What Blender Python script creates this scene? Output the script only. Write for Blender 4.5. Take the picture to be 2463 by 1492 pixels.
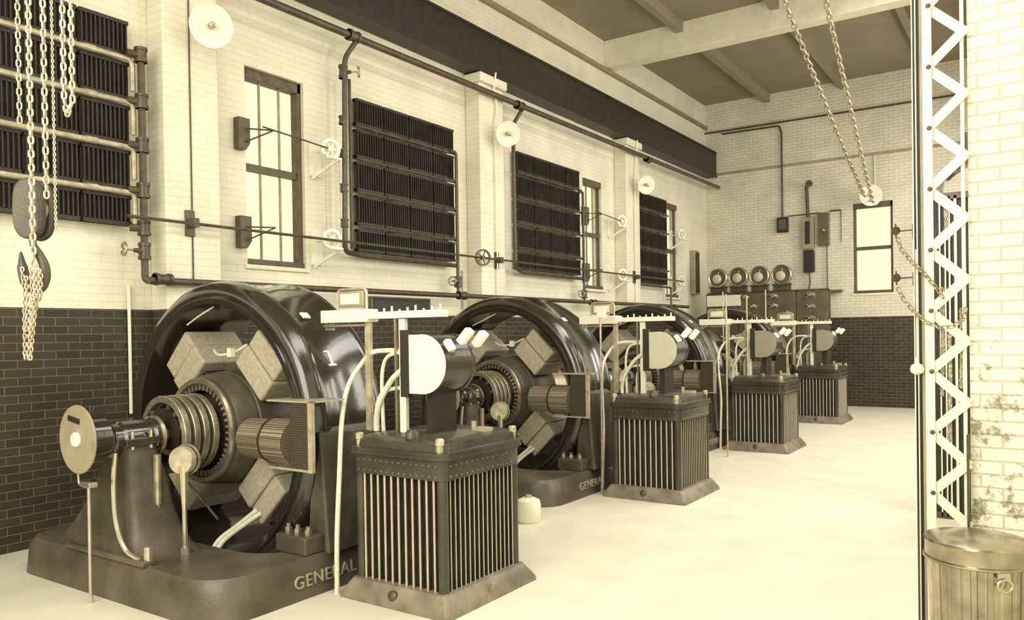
import bpy, bmesh, math, random
from mathutils import Vector, Matrix
random.seed(7)
for o in list(bpy.data.objects): bpy.data.objects.remove(o)
S = bpy.context.scene; COL = S.collection
PI = math.pi; XL = -7.375; YB = 19.95; ZC = 7.72

# ---------------- camera, world, exposure ----------------
H = 1.8; F, YAW, PITCH, ROLL, CY = 1895.73, .597795, -.0086990, -.0154703, 823.70
fw = Vector((-math.sin(YAW)*math.cos(PITCH), math.cos(YAW)*math.cos(PITCH), math.sin(PITCH)))
r0 = Vector((math.cos(YAW), math.sin(YAW), 0)); u0 = r0.cross(fw)
rt = r0*math.cos(ROLL)+u0*math.sin(ROLL); up = -r0*math.sin(ROLL)+u0*math.cos(ROLL)
cd = bpy.data.cameras.new('camera'); cam = bpy.data.objects.new('camera', cd); COL.objects.link(cam)
cd.sensor_width = 36; cd.lens = F/2463*36; cd.shift_y = (CY-746)/2463; cd.clip_start = .05; cd.clip_end = 200
cam.matrix_world = Matrix(((rt.x, up.x, -fw.x, 0), (rt.y, up.y, -fw.y, 0), (rt.z, up.z, -fw.z, H), (0, 0, 0, 1)))
S.camera = cam
W = bpy.data.worlds.new('world'); S.world = W; W.use_nodes = True
bg = W.node_tree.nodes['Background']; bg.inputs[0].default_value = (1, .955, .62, 1); bg.inputs[1].default_value = 1.0
S.view_settings.view_transform = 'Standard'; S.view_settings.look = 'None'
S.view_settings.exposure = 0.22; S.view_settings.gamma = 1
S.view_settings.use_curve_mapping = False
def area(name, loc, target, sx, sy, power, col=(1, .95, .865)):
    l = bpy.data.lights.new(name, 'AREA'); l.shape = 'RECTANGLE'; l.size = sx; l.size_y = sy; l.energy = power; l.color = col
    o = bpy.data.objects.new(name, l); COL.objects.link(o); o.location = loc
    o.rotation_euler = (Vector(target)-Vector(loc)).to_track_quat('-Z', 'Y').to_euler(); return o
# out of frame: added ceiling fill and front fill, daylight at the aisle wall windows
area('overhead_fill', (-1.3, 6.5, 7.66), (-1.3, 6.5, 0), 2.2, 14, 540)  # added fill under the closed ceiling to brighten the aisle floor
area('front_fill', (-2.6, -1.3, 4.2), (-4.2, 6, 1.2), 5, 4, 330)  # added fill from behind the camera for the machine fronts
for wy, pw in ((7.4, 110), (10.6, 110), (13.8, 140), (17.0, 180)):
    area('aisle_window_daylight', (.62, wy, 3.9), (-4, wy+.8, 1.6), 1.7, 3.8, pw)

def pt(px, py, d):
    "point seen at pixel, d metres deep"
    return Vector((0, 0, H)) + (rt*((px-1231.5)/F) - up*((py-CY)/F) + fw)*d
def ptx(px, py, X):
    v = rt*((px-1231.5)/F) - up*((py-CY)/F) + fw; return Vector((0, 0, H))+v*(X/v.x)
def pty(px, py, Y):
    v = rt*((px-1231.5)/F) - up*((py-CY)/F) + fw; return Vector((0, 0, H))+v*(Y/v.y)

# ---------------- materials ----------------
MATS = {}
def mat(name, col, rough=.5, metal=0., noise=0., nscale=6., bump=0., bscale=40., coat=0., spec=.4):
    m = bpy.data.materials.new(name); m.use_nodes = True; nt = m.node_tree; b = nt.nodes['Principled BSDF']
    b.inputs['Roughness'].default_value = rough; b.inputs['Metallic'].default_value = metal
    b.inputs['Coat Weight'].default_value = coat; b.inputs['Coat Roughness'].default_value = .12
    b.inputs['Specular IOR Level'].default_value = spec
    tc = nt.nodes.new('ShaderNodeTexCoord')
    n = nt.nodes.new('ShaderNodeTexNoise'); n.inputs['Scale'].default_value = nscale; n.inputs['Detail'].default_value = 6
    nt.links.new(tc.outputs['Object'], n.inputs['Vector'])
    r = nt.nodes.new('ShaderNodeMapRange'); r.inputs[1].default_value = .3; r.inputs[2].default_value = .7
    r.inputs[3].default_value = 1-noise; r.inputs[4].default_value = 1+noise
    nt.links.new(n.outputs[0], r.inputs[0])
    x = nt.nodes.new('ShaderNodeVectorMath'); x.operation = 'SCALE'; x.inputs[0].default_value = col
    nt.links.new(r.outputs[0], x.inputs['Scale']); nt.links.new(x.outputs[0], b.inputs['Base Color'])
    if bump:
        n2 = nt.nodes.new('ShaderNodeTexNoise'); n2.inputs['Scale'].default_value = bscale; nt.links.new(tc.outputs['Object'], n2.inputs['Vector'])
        bp = nt.nodes.new('ShaderNodeBump'); bp.inputs['Strength'].default_value = bump; bp.inputs['Distance'].default_value = .01
        nt.links.new(n2.outputs[0], bp.inputs['Height']); nt.links.new(bp.outputs[0], b.inputs['Normal'])
    MATS[name] = m; return m
M_enam = mat('black_enamel', (.026, .021, .014), .17, 0, .25, 3, .1, 30, .9, .5)
M_iron = mat('cast_iron', (.085, .069, .049), .36, 0, .3, 5, .25, 60, 0, .35)
M_base = mat('painted_bedplate', (.10, .081, .058), .34, 0, .35, 3, .2, 40, 0, .4)
M_dark = mat('dark_iron', (.028, .022, .015), .45, 0, .3, 8)
M_steel = mat('polished_steel', (.62, .56, .44), .24, .85, .1, 10)
M_steel2 = mat('worn_steel', (.42, .365, .275), .33, .75, .25, 20)
M_canvas = mat('taped_coil_canvas', (.42, .37, .27), .75, 0, .15, 30, .3, 90)
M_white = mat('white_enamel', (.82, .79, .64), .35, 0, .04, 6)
M_cream = mat('cream_paint', (.76, .72, .57), .55, 0, .08, 5)
M_slate = mat('dark_slate', (.12, .095, .06), .3, 0, .3, 4)
M_grey = mat('grey_paint', (.33, .28, .19), .5, 0, .2, 5)
M_rad = mat('radiator_iron', (.034, .028, .02), .45, 0, .3, 6, .2, 50, 0, .3)
M_pipe = mat('pipe_iron', (.085, .066, .042), .35, .1, .3, 12)
M_pipel = mat('bronzed_pipe', (.5, .44, .31), .35, .35, .25, 14)
M_galv = mat('galvanised_sheet', (.42, .37, .28), .24, .85, .35, 7, .1, 30)
M_chain = mat('chain_steel', (.52, .46, .33), .35, .5, .25, 25)
M_cable = mat('braided_cable', (.72, .68, .54), .45, 0, .12, 40)
M_tank = mat('tank_iron', (.055, .045, .032), .24, 0, .3, 5, .15, 40, .15)
M_skirt = mat('lit_skirt_paint', (.2, .17, .12), .35, 0, .35, 6, .2, 40)  # skirt colour lightened for the light its sloping faces catch
M_rib = mat('rib_highlight', (.54, .48, .37), .28, .25, .1, 8)  # pale colour paints the highlights along the tank rib edges
M_floor = mat('concrete_floor', (.72, .68, .54), .5, 0, .07, 2.2, .12, 50)
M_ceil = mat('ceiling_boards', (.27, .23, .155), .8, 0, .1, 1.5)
M_wood = mat('dark_wood', (.10, .075, .045), .5, 0, .3, 9)
M_disc2 = mat('dim_white_enamel', (.56, .52, .40), .4, 0, .06, 6); M_disc3 = mat('shaded_white_enamel', (.30, .265, .19), .35, 0, .08, 6)  # white disc enamel darkened in colour for dimmer light on the rear stands
M_glassd = mat('gauge_face', (.55, .5, .36), .15, 0, .1, 8)

def brickmat(name, axis, c1, c2, mo, split=None, dark=None, wear=0.0, size=(.215, .075), bump=.5):
    "painted brick in world metres, axis = horizontal axis along the wall; below split another paint"
    m = bpy.data.materials.new(name); m.use_nodes = True; nt = m.node_tree; b = nt.nodes['Principled BSDF']
    L = nt.links.new; N = nt.nodes.new
    g = N('ShaderNodeNewGeometry'); s = N('ShaderNodeSeparateXYZ'); L(g.outputs['Position'], s.inputs[0])
    c = N('ShaderNodeCombineXYZ'); L(s.outputs[axis], c.inputs[0]); L(s.outputs['Z'], c.inputs[1])
    def bk(a, bb, mm, ms):
        t = N('ShaderNodeTexBrick'); t.inputs['Color1'].default_value = (*a, 1); t.inputs['Color2'].default_value = (*bb, 1)
        t.inputs['Mortar'].default_value = (*mm, 1); t.inputs['Scale'].default_value = 1
        t.inputs['Brick Width'].default_value = size[0]; t.inputs['Row Height'].default_value = size[1]
        t.inputs['Mortar Size'].default_value = ms; t.inputs['Mortar Smooth'].default_value = .3
        L(c.outputs[0], t.inputs['Vector']); return t
    t = bk(c1, c2, mo, .006)
    n = N('ShaderNodeTexNoise'); n.inputs['Scale'].default_value = 1.7; n.inputs['Detail'].default_value = 8; L(g.outputs['Position'], n.inputs['Vector'])
    mr = N('ShaderNodeMapRange'); mr.inputs[1].default_value = .3; mr.inputs[2].default_value = .7; mr.inputs[3].default_value = .9; mr.inputs[4].default_value = 1.08; L(n.outputs[0], mr.inputs[0])
    col = t.outputs['Color']
    if dark:
        # lower dado in dark paint with chalky mortar lines
        t2 = bk(dark[0], dark[1], dark[2], .0045)
        gt = N('ShaderNodeMath'); gt.operation = 'GREATER_THAN'; gt.inputs[1].default_value = split; L(s.outputs['Z'], gt.inputs[0])
        mx = N('ShaderNodeMix'); mx.data_type = 'RGBA'; L(gt.outputs[0], mx.inputs[0]); L(t2.outputs['Color'], mx.inputs[6]); L(t.outputs['Color'], mx.inputs[7]); col = mx.outputs[2]
    if wear:
        n3 = N('ShaderNodeTexNoise'); n3.inputs['Scale'].default_value = 9; n3.inputs['Detail'].default_value = 9; n3.inputs['Roughness'].default_value = .7; L(g.outputs['Position'], n3.inputs['Vector'])
        zr = N('ShaderNodeMapRange'); zr.inputs[1].default_value = 2.2; zr.inputs[2].default_value = 1.5; zr.inputs[3].default_value = .16; zr.inputs[4].default_value = 0; L(s.outputs['Z'], zr.inputs[0])
        sb = N('ShaderNodeMath'); sb.operation = 'SUBTRACT'; L(n3.outputs[0], sb.inputs[0]); L(zr.outputs[0], sb.inputs[1])
        r3 = N('ShaderNodeMapRange'); r3.inputs[1].default_value = .50; r3.inputs[2].default_value = .60; r3.inputs[3].default_value = 0; r3.inputs[4].default_value = wear; L(sb.outputs[0], r3.inputs[0])
        m3 = N('ShaderNodeMix'); m3.data_type = 'RGBA'; L(r3.outputs[0], m3.inputs[0]); L(col, m3.inputs[6]); m3.inputs[7].default_value = (.17, .13, .075, 1); col = m3.outputs[2]
    sc = N('ShaderNodeVectorMath'); sc.operation = 'SCALE'; L(col, sc.inputs[0]); L(mr.outputs[0], sc.inputs['Scale'])
    L(sc.outputs[0], b.inputs['Base Color']); b.inputs['Roughness'].default_value = .6; b.inputs['Specular IOR Level'].default_value = .25
    bp = N('ShaderNodeBump'); bp.inputs['Strength'].default_value = bump; bp.inputs['Distance'].default_value = .006; bp.invert = True
    n4 = N('ShaderNodeTexNoise'); n4.inputs['Scale'].default_value = 35; L(g.outputs['Position'], n4.inputs['Vector'])
    ad = N('ShaderNodeMath'); ad.operation = 'MULTIPLY_ADD'; L(n4.outputs[0], ad.inputs[0]); ad.inputs[1].default_value = .4; L(t.outputs['Fac'], ad.inputs[2])
    L(ad.outputs[0], bp.inputs['Height']); L(bp.outputs[0], b.inputs['Normal'])
    MATS[name] = m; return m
LW = (.77, .73, .59)
DK = ((.042, .033, .022), (.06, .046, .03), (.15, .122, .085))
M_bkL = brickmat('painted_brick_side', 'Y', LW, (.75, .71, .57), (.72, .68, .54), 2.11, DK)
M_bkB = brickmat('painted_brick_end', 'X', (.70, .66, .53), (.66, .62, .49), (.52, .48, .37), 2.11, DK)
M_bkP = brickmat('worn_white_brick', 'X', (.84, .81, .68), (.82, .79, .66), (.58, .53, .40), wear=.8)
M_bkC = brickmat('painted_brick_pier', 'Y', LW, (.75, .71, .57), (.72, .68, .54))
g_ = bpy.data.materials.new('window_glass'); g_.use_nodes = True
nt = g_.node_tree; nt.nodes.clear(); o_ = nt.nodes.new('ShaderNodeOutputMaterial'); mx_ = nt.nodes.new('ShaderNodeMixShader'); mx_.inputs[0].default_value = .03
tr_ = nt.nodes.new('ShaderNodeBsdfTransparent'); tr_.inputs[0].default_value = (.99, .99, .98, 1); gl_ = nt.nodes.new('ShaderNodeBsdfGlossy'); gl_.inputs['Roughness'].default_value = .05
nt.links.new(tr_.outputs[0], mx_.inputs[1]); nt.links.new(gl_.outputs[0], mx_.inputs[2]); nt.links.new(mx_.outputs[0], o_.inputs[0]); M_glass = g_
# perforated sheet: light iron with dark holes
def perfmat(nm, c1, c2, sc):
    m = bpy.data.materials.new(nm); m.use_nodes = True; nt = m.node_tree; b = nt.nodes['Principled BSDF']
    tc = nt.nodes.new('ShaderNodeTexCoord'); v = nt.nodes.new('ShaderNodeTexVoronoi'); v.inputs['Scale'].default_value = sc; v.inputs['Randomness'].default_value = 0
    nt.links.new(tc.outputs['Object'], v.inputs['Vector'])
    r = nt.nodes.new('ShaderNodeMapRange'); r.inputs[1].default_value = .38; r.inputs[2].default_value = .46; nt.links.new(v.outputs['Distance'], r.inputs[0])
    mx = nt.nodes.new('ShaderNodeMix'); mx.data_type = 'RGBA'; nt.links.new(r.outputs[0], mx.inputs[0]); mx.inputs[6].default_value = (*c1, 1); mx.inputs[7].default_value = (*c2, 1)
    nt.links.new(mx.outputs[2], b.inputs['Base Color']); b.inputs['Roughness'].default_value = .35; b.inputs['Metallic'].default_value = .4
    return m
M_perf = perfmat('perforated_sheet', (.03, .024, .015), (.36, .3, .21), 75); M_dmesh = perfmat('dark_wire_mesh', (.02, .016, .01), (.14, .11, .075), 60)

# ---------------- mesh helpers ----------------
def frame(d):
    d = Vector(d).normalized(); a = Vector((0, 0, 1)) if abs(d.z) < .95 else Vector((1, 0, 0))
    x = a.cross(d).normalized(); return x, d.cross(x).normalized(), d
class MB:
    def __init__(s): s.v = []; s.f = []
    def box(s, x0, x1, y0, y1, z0, z1):
        n = len(s.v); s.v += [(x, y, z) for z in (z0, z1) for x, y in ((x0, y0), (x1, y0), (x1, y1), (x0, y1))]
        s.f += [tuple(n+i for i in q) for q in ((3, 2, 1, 0), (4, 5, 6, 7), (0, 1, 5, 4), (1, 2, 6, 5), (2, 3, 7, 6), (3, 0, 4, 7))]; return s
    def obox(s, c, ax, ay, az, hx, hy, hz):
        n = len(s.v); c = Vector(c)
        for z in (-1, 1):
            for x, y in ((-1, -1), (1, -1), (1, 1), (-1, 1)): s.v.append(tuple(c+ax*hx*x+ay*hy*y+az*hz*z))
        s.f += [tuple(n+i for i in q) for q in ((3, 2, 1, 0), (4, 5, 6, 7), (0, 1, 5, 4), (1, 2, 6, 5), (2, 3, 7, 6), (3, 0, 4, 7))]; return s
    def bar(s, p, q, w, h, upv=(0, 0, 1)):
        p = Vector(p); q = Vector(q); d = (q-p); L = d.length; d.normalize(); a = Vector(upv); x = a.cross(d)
        if x.length < 1e-4: x = Vector((1, 0, 0)).cross(d)
        x.normalize(); y = d.cross(x); return s.obox((p+q)/2, x, y, d, w/2, h/2, L/2)
    def prism(s, pts, d):
        "closed polygon of 3-D points pushed along vector d"
        n = len(s.v); k = len(pts); d = Vector(d); s.v += [tuple(Vector(p)) for p in pts]+[tuple(Vector(p)+d) for p in pts]
        s.f += [tuple(n+i for i in range(k))[::-1], tuple(n+k+i for i in range(k))]+[(n+i, n+(i+1) % k, n+k+(i+1) % k, n+k+i) for i in range(k)]; return s
    def rings(s, rs, closed=True, cap=True, loop=False):
        n = len(s.v); k = len(rs[0])
        for r in rs: s.v += [tuple(p) for p in r]
        m = len(rs)
        for i in range(m if loop else m-1):
            a = n+i*k; b = n+((i+1) % m)*k
            for j in range(k if closed else k-1): s.f.append((a+j, a+(j+1) % k, b+(j+1) % k, b+j))
        if cap and not loop: s.f += [tuple(n+j for j in range(k))[::-1], tuple(n+(m-1)*k+j for j in range(k))]
        return s
    def tube(s, pts, r, n=8, cap=True):
        pts = [Vector(p) for p in pts]; rr = r if isinstance(r, (list, tuple)) else [r]*len(pts)
        d = (pts[1]-pts[0]).normalized(); x, y, _ = frame(d); rs = []
        for i, p in enumerate(pts):
            if i == 0: t = (pts[1]-pts[0])
            elif i == len(pts)-1: t = (pts[-1]-pts[-2])
            else: t = (pts[i+1]-pts[i]).normalized()+(pts[i]-pts[i-1]).normalized()
            t.normalize(); x = (x-t*x.dot(t)).normalized(); y = t.cross(x)
            rs.append([p+(x*math.cos(a)+y*math.sin(a))*rr[i] for a in [2*PI*j/n for j in range(n)]])
        return s.rings(rs, cap=cap)
    def cyl(s, p, q, r, n=16): return s.tube([p, q], r, n)
    def lathe(s, prof, o, d, n=48, a0=0, a1=2*PI, cap=False):
        "prof = (radius, distance along d)"
        x, y, d = frame(d); o = Vector(o); full = abs(a1-a0-2*PI) < 1e-6; rs = []
        for r, t in prof:
            rs.append([o+d*t+(x*math.cos(a)+y*math.sin(a))*r for a in [a0+(a1-a0)*j/(n if full else n-1) for j in range(n)]])
        return s.rings(rs, closed=full, cap=cap)
    def link(s, c, d, nrm, L, Wd, r, seg=10, k=5):
        d = Vector(d).normalized(); nrm = Vector(nrm); nrm = (nrm-d*nrm.dot(d)).normalized(); t = d.cross(nrm)
        pts = []; h = seg//2; R = Wd/2-r
        for i in range(h): a = -PI/2+PI*i/(h-1); pts.append(c+d*((L/2-Wd/2)+math.cos(a)*R)+t*math.sin(a)*R)
        for i in range(h): a = PI/2+PI*i/(h-1); pts.append(c+d*(-(L/2-Wd/2)+math.cos(a)*R)+t*math.sin(a)*R)
        rs = []; m = len(pts)
        for i, p in enumerate(pts):
            tg = (pts[(i+1) % m]-pts[i-1]).normalized(); sd = tg.cross(nrm)
            rs.append([p+(sd*math.cos(a)+nrm*math.sin(a))*r for a in [2*PI*j/k for j in range(k)]])
        return s.rings(rs, loop=True)
    def chain(s, pts, L, Wd, r):
        "links along a polyline, alternate links turned"
        pts = [Vector(p) for p in pts]; acc = 0; i = 0; step = L-2.3*r; k = 0; pos = 0
        seg = [(pts[j+1]-pts[j]).length for j in range(len(pts)-1)]; tot = sum(seg); t = L/2
        while t < tot:
            q = t; j = 0
            while j < len(seg)-1 and q > seg[j]: q -= seg[j]; j += 1
            d = (pts[j+1]-pts[j]).normalized(); c = pts[j]+d*q; x, y, _ = frame(d)
            nn = (x+y) if k % 2 else (x-y); s.link(c, d, nn, L, Wd, r); k += 1; t += step
        return s
    def build(s, name, m, parent=None, bevel=0, angle=35, smooth=True):
        off = Vector((0, 0, 0)); q = parent
        while q: off += q.location; q = q.parent
        me = bpy.data.meshes.new(name); me.from_pydata([tuple(Vector(v)-off) for v in s.v], [], s.f)
        bm = bmesh.new(); bm.from_mesh(me); bmesh.ops.remove_doubles(bm, verts=bm.verts, dist=1e-5)
        bmesh.ops.recalc_face_normals(bm, faces=bm.faces)
        for f in bm.faces: f.smooth = smooth
        for e in bm.edges:
            if len(e.link_faces) == 2: e.smooth = e.calc_face_angle(0) < math.radians(angle)
        bm.to_mesh(me); bm.free(); me.materials.append(m)
        o = bpy.data.objects.new(name, me); COL.objects.link(o); o.parent = parent
        if bevel:
            b = o.modifiers.new('bevel', 'BEVEL'); b.width = bevel; b.segments = 3; b.limit_method = 'ANGLE'; b.angle_limit = math.radians(40)
        return o
def tag(o, label, cat, group=None, kind=None):
    o['label'] = label; o['category'] = cat
    if group: o['group'] = group
    if kind: o['kind'] = kind
    return o
def thing(name, loc, label, cat, group=None):
    o = bpy.data.objects.new(name, None); COL.objects.link(o); o.location = loc; o.empty_display_size = .1
    return tag(o, label, cat, group)
def struct(o): o['kind'] = 'structure'; return o
def children(o): return [c for c in bpy.data.objects if c.parent == o]
def copy_tree(o, d=None, label=None, parent=None, skip=()):
    c = o.copy(); COL.objects.link(c); c.parent = parent
    if d is not None: c.location = o.location+Vector(d)
    if label: c['label'] = label
    for ch in children(o):
        if ch.get('skip') or ch.name.split('.')[0] in skip: continue
        copy_tree(ch, None, None, c)
    return c
def arc(c, r, a0, a1, ax, ay, n=8):
    c = Vector(c); ax = Vector(ax); ay = Vector(ay); return [c+ax*r*math.cos(a0+(a1-a0)*i/n)+ay*r*math.sin(a0+(a1-a0)*i/n) for i in range(n+1)]
def smooth_path(pts, n=6):
    pts = [Vector(p) for p in pts]; out = []
    for i in range(len(pts)-1):
        p0 = pts[max(i-1, 0)]; p1 = pts[i]; p2 = pts[i+1]; p3 = pts[min(i+2, len(pts)-1)]
        for j in range(n):
            t = j/n; out.append(.5*((2*p1)+(p2-p0)*t+(2*p0-5*p1+4*p2-p3)*t*t+(3*p1-p0-3*p2+p3)*t**3))
    out.append(pts[-1]); return out

# ---------------- room shell ----------------
def wall_open(name, m, fixed, thick, u0, u1, z0, z1, holes, axis, back=-1):
    "wall sheet with thickness and window openings. axis 'Y': wall in YZ plane at x=fixed"
    us = sorted({u0, u1, *[h[0] for h in holes], *[h[1] for h in holes]}); zs = sorted({z0, z1, *[h[2] for h in holes], *[h[3] for h in holes]})
    mb = MB(); d = thick*back
    def P(u, z, w): return (fixed+w, u, z) if axis == 'Y' else (u, fixed+w, z)
    def quad(*p): n = len(mb.v); mb.v.extend(p); mb.f.append((n, n+1, n+2, n+3))
    for i in range(len(us)-1):
        for j in range(len(zs)-1):
            a, b, c, e = us[i], us[i+1], zs[j], zs[j+1]
            if any(h[0] <= a and b <= h[1] and h[2] <= c and e <= h[3] for h in holes): continue
            for w in (0, d): quad(P(a, c, w), P(b, c, w), P(b, e, w), P(a, e, w))
    for a, b, c, e in list(holes)+[(u0, u1, z0, z1)]:
        quad(P(a, c, 0), P(b, c, 0), P(b, c, d), P(a, c, d)); quad(P(a, e, 0), P(b, e, 0), P(b, e, d), P(a, e, d))
        quad(P(a, c, 0), P(a, e, 0), P(a, e, d), P(a, c, d)); quad(P(b, c, 0), P(b, e, 0), P(b, e, d), P(b, c, d))
    return struct(mb.build(name, m, smooth=False))
WINS = [(5.62, 6.46, 2.64, 4.86), (13.32, 14.08, 2.68, 4.82), (17.24, 17.97, 2.64, 4.86)]
wall_open('wall_left', M_bkL, XL, .2, -1.5, YB, 0, ZC, WINS, 'Y')
BW = (-3.80, -2.94, 2.66, 4.78)
wall_open('wall_back', M_bkB, YB, .4, XL-.4, .4, 0, ZC, [BW], 'X', back=1)
RW = [(y-.95, y+.95, 1.9, 5.9) for y in (7.4, 10.6, 13.8, 17.0)]
wall_open('wall_right', M_bkL, .75, .3, 5.3, YB, 0, ZC, RW, 'Y', back=1)
b = MB().box(-.37, 3.4, 5.17, 5.6, 0, ZC); struct(b.build('wall_front', M_bkP, smooth=False))
struct(MB().box(XL-.4, 3.6, -2.5, YB+.4, -.15, 0).build('floor', M_floor, smooth=False))
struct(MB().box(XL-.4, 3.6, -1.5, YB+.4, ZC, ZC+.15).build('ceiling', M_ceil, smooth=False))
# pilasters
PIL = [(4.47, 5.09), (9.65, 10.28), (14.66, 15.29)]
for i, (a, b_) in enumerate(PIL):
    m = MB().box(XL, -7.1, a, b_, 0, 5.66); m.box(XL, -7.04, a-.04, b_+.04, 5.66, 5.80)
    o = struct(m.build('trim_%d' % (i+1), M_bkC if False else M_bkL, bevel=.02))
# ceiling beams
struct(MB().box(XL, .75, 14.3, 14.62, 7.18, ZC).build('trim_4', M_cream, bevel=.01))
for i, x in enumerate((-5.76, -3.97, -2.15)):
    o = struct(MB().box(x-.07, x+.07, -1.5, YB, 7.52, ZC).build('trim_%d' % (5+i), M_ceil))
# end wall ledge and pipes
struct(MB().box(XL, .7, YB-.035, YB, 5.86, 5.91).build('trim_8', M_grey))
struct(MB().box(XL, XL+.07, -1.2, YB, 7.08, 7.16).build('trim_9', M_ceil))

# windows of the side wall
def window(idx, axis, fixed, a, b_, c, e, inner, muntin=2):
    "sash window: frame set back in the opening. inner = direction (+/-) away from the room"
    root = bpy.data.objects.new('window_%d' % idx, None); COL.objects.link(root)
    dw = .045 if idx in (2, 3) else 0
    P = lambda u, z, w: (fixed+(w-dw)*inner, u, z) if axis == 'Y' else (u, fixed+(w-dw)*inner, z)
    root.location = P((a+b_)/2, c, .1); struct(root)
    def bx(mb, u0, u1, z0, z1, w0, w1):
        p = P(u0, z0, w0); q = P(u1, z1, w1); mb.box(min(p[0], q[0]), max(p[0], q[0]), min(p[1], q[1]), max(p[1], q[1]), z0, z1)
    m = MB(); fw_ = .055 if idx in (1, 4) else .025
    bx(m, a, a+fw_, c, e, .07, .17); bx(m, b_-fw_, b_, c, e, .05 if idx in (1, 4) else .098, .17); bx(m, a, b_, e-.12, e, .05, .17); bx(m, a, b_, c, c+.07, .03, .17)
    wf = m.build('window_frame', M_wood, root, bevel=.006)
    mid = (c+e)/2; m = MB(); bx(m, a+fw_, b_-fw_, mid-.04, mid+.04, .08, .15); m.build('meeting_rail', M_wood, wf)
    m = MB()
    for k in range(1, muntin+1): u = a+(b_-a)*k/(muntin+1); bx(m, u-.008, u+.008, c+.07, e-.12, .1, .13)
    if muntin: m.build('muntin', M_grey, wf)
    m = MB(); bx(m, a+fw_, b_-fw_, c+.07, e-.1, .112, .118); m.build('pane', M_glass, wf)
    m = MB(); bx(m, a-.04, b_+.04, c-.05, c, -.03, .2); m.build('window_sill', M_cream, root, bevel=.008)
for i, w in enumerate(WINS): window(i+1, 'Y', XL, *w, -1, 2)
window(4, 'X', YB, *BW, 1, 0)
for i, w in enumerate(RW): window(5+i, 'Y', .75, *w, 1, 3)

# ---------------- crane girder ----------------
t = thing('crane_runway_girder', (-7.2, 9, 5.8), 'dark steel crane runway girder resting on the white pilasters, running to the end wall', 'girder')
gx0, gx1 = -7.34, -7.06
m = MB().box(gx0, gx1, -1.2, YB-.02, 5.81, 5.85).box(gx0, gx1, -1.2, YB-.02, 6.42, 6.46); m.build('flange', M_dark, t)
m = MB().box(-7.10, -7.08, -1.2, YB-.02, 5.85, 6.42)
m.build('web', M_dark, t)
MB().box(-7.23, -7.17, -1.2, YB-.02, 6.46, 6.53).build('rail', M_steel2, t)

# ---------------- wall piping ----------------
def elbow_tube(mb, pts, r, br=.06, n=10):
    "pipe through points with rounded corners"
    pts = [Vector(p) for p in pts]; out = [pts[0]]
    for i in range(1, len(pts)-1):
        a = (pts[i-1]-pts[i]).normalized(); b = (pts[i+1]-pts[i]).normalized(); p = pts[i]+a*br; q = pts[i]+b*br
        for k in range(6): t = k/5; out.append((1-t)**2*p+2*t*(1-t)*pts[i]+t*t*q)
    out.append(pts[-1]); mb.tube(out, r, n); return mb
def coupling(mb, p, d, r=.04, L=.1): p = Vector(p); d = Vector(d).normalized(); mb.cyl(p-d*L/2, p+d*L/2, r, 12); mb.cyl(p-d*L/2, p-d*L*.3, r*1.18, 12); mb.cyl(p+d*L*.3, p+d*L/2, r*1.18, 12)
t = thing('steam_pipe', (-7.03, 9, 5.5), 'long dark steam main running high along the side wall below the girder', 'pipe')
m = MB(); m.cyl((-7.0, -1.0, 5.46), (-7.0, YB-.1, 5.53), .045, 12); m.build('pipe', M_pipe, t)
for yy in (6.93, 10.6, 15.5):
    m = MB(); coupling(m, (-7.0, yy, 5.49), (0, 1, 0), .062, .16); m.build('tee', M_pipe, t)
t = thing('condensate_pipe', (-7.02, 9, 2.38), 'long dark return pipe running low along the side wall under the radiators', 'pipe')
m = MB(); m.cyl((-7.03, 4.24, 2.375), (-7.03, YB-2.2, 2.41), .035, 12); m.build('pipe', M_pipe, t)
for yy in (4.38, 9.05, 13.05, 16.9):
    m = MB(); coupling(m, (-7.03, yy, 2.39), (0, 1, 0), .052, .17); m.build('coupling', M_pipe, t)
def valve(name, p, d, up_, label, r=.05):
    "globe valve with hand wheel; d = direction of the spindle, up_ = pipe direction"
    p = Vector(p); d = Vector(d).normalized(); t = thing(name, p, label, 'valve', 'radiator valves')
    m = MB(); coupling(m, p, up_, r, .16); m.lathe([(0, 0), (r*.8, 0), (r*.8, .05), (r*.45, .06), (r*.4, .1), (0, .1)], p, d, 14); m.build('valve_body', M_pipe, t)
    m = MB(); m.cyl(p+d*.08, p+d*.2, .01, 8); m.build('spindle', M_steel2, t)
    x, y, _ = frame(d); m = MB(); c = p+d*.19; R = .06
    rs = []
    for i in range(20):
        a = 2*PI*i/20; rc = c+(x*math.cos(a)+y*math.sin(a))*R; o = x*math.cos(a)+y*math.sin(a)
        rs.append([rc+(o*math.cos(b)+d*math.sin(b))*.011 for b in [2*PI*j/6 for j in range(6)]])
    m.rings(rs, loop=True)
    for k in range(4): a = k*PI/2+.3; m.cyl(c, c+(x*math.cos(a)+y*math.sin(a))*R, .007, 6)
    m.build('hand_wheel', M_steel2, t); return t

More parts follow.
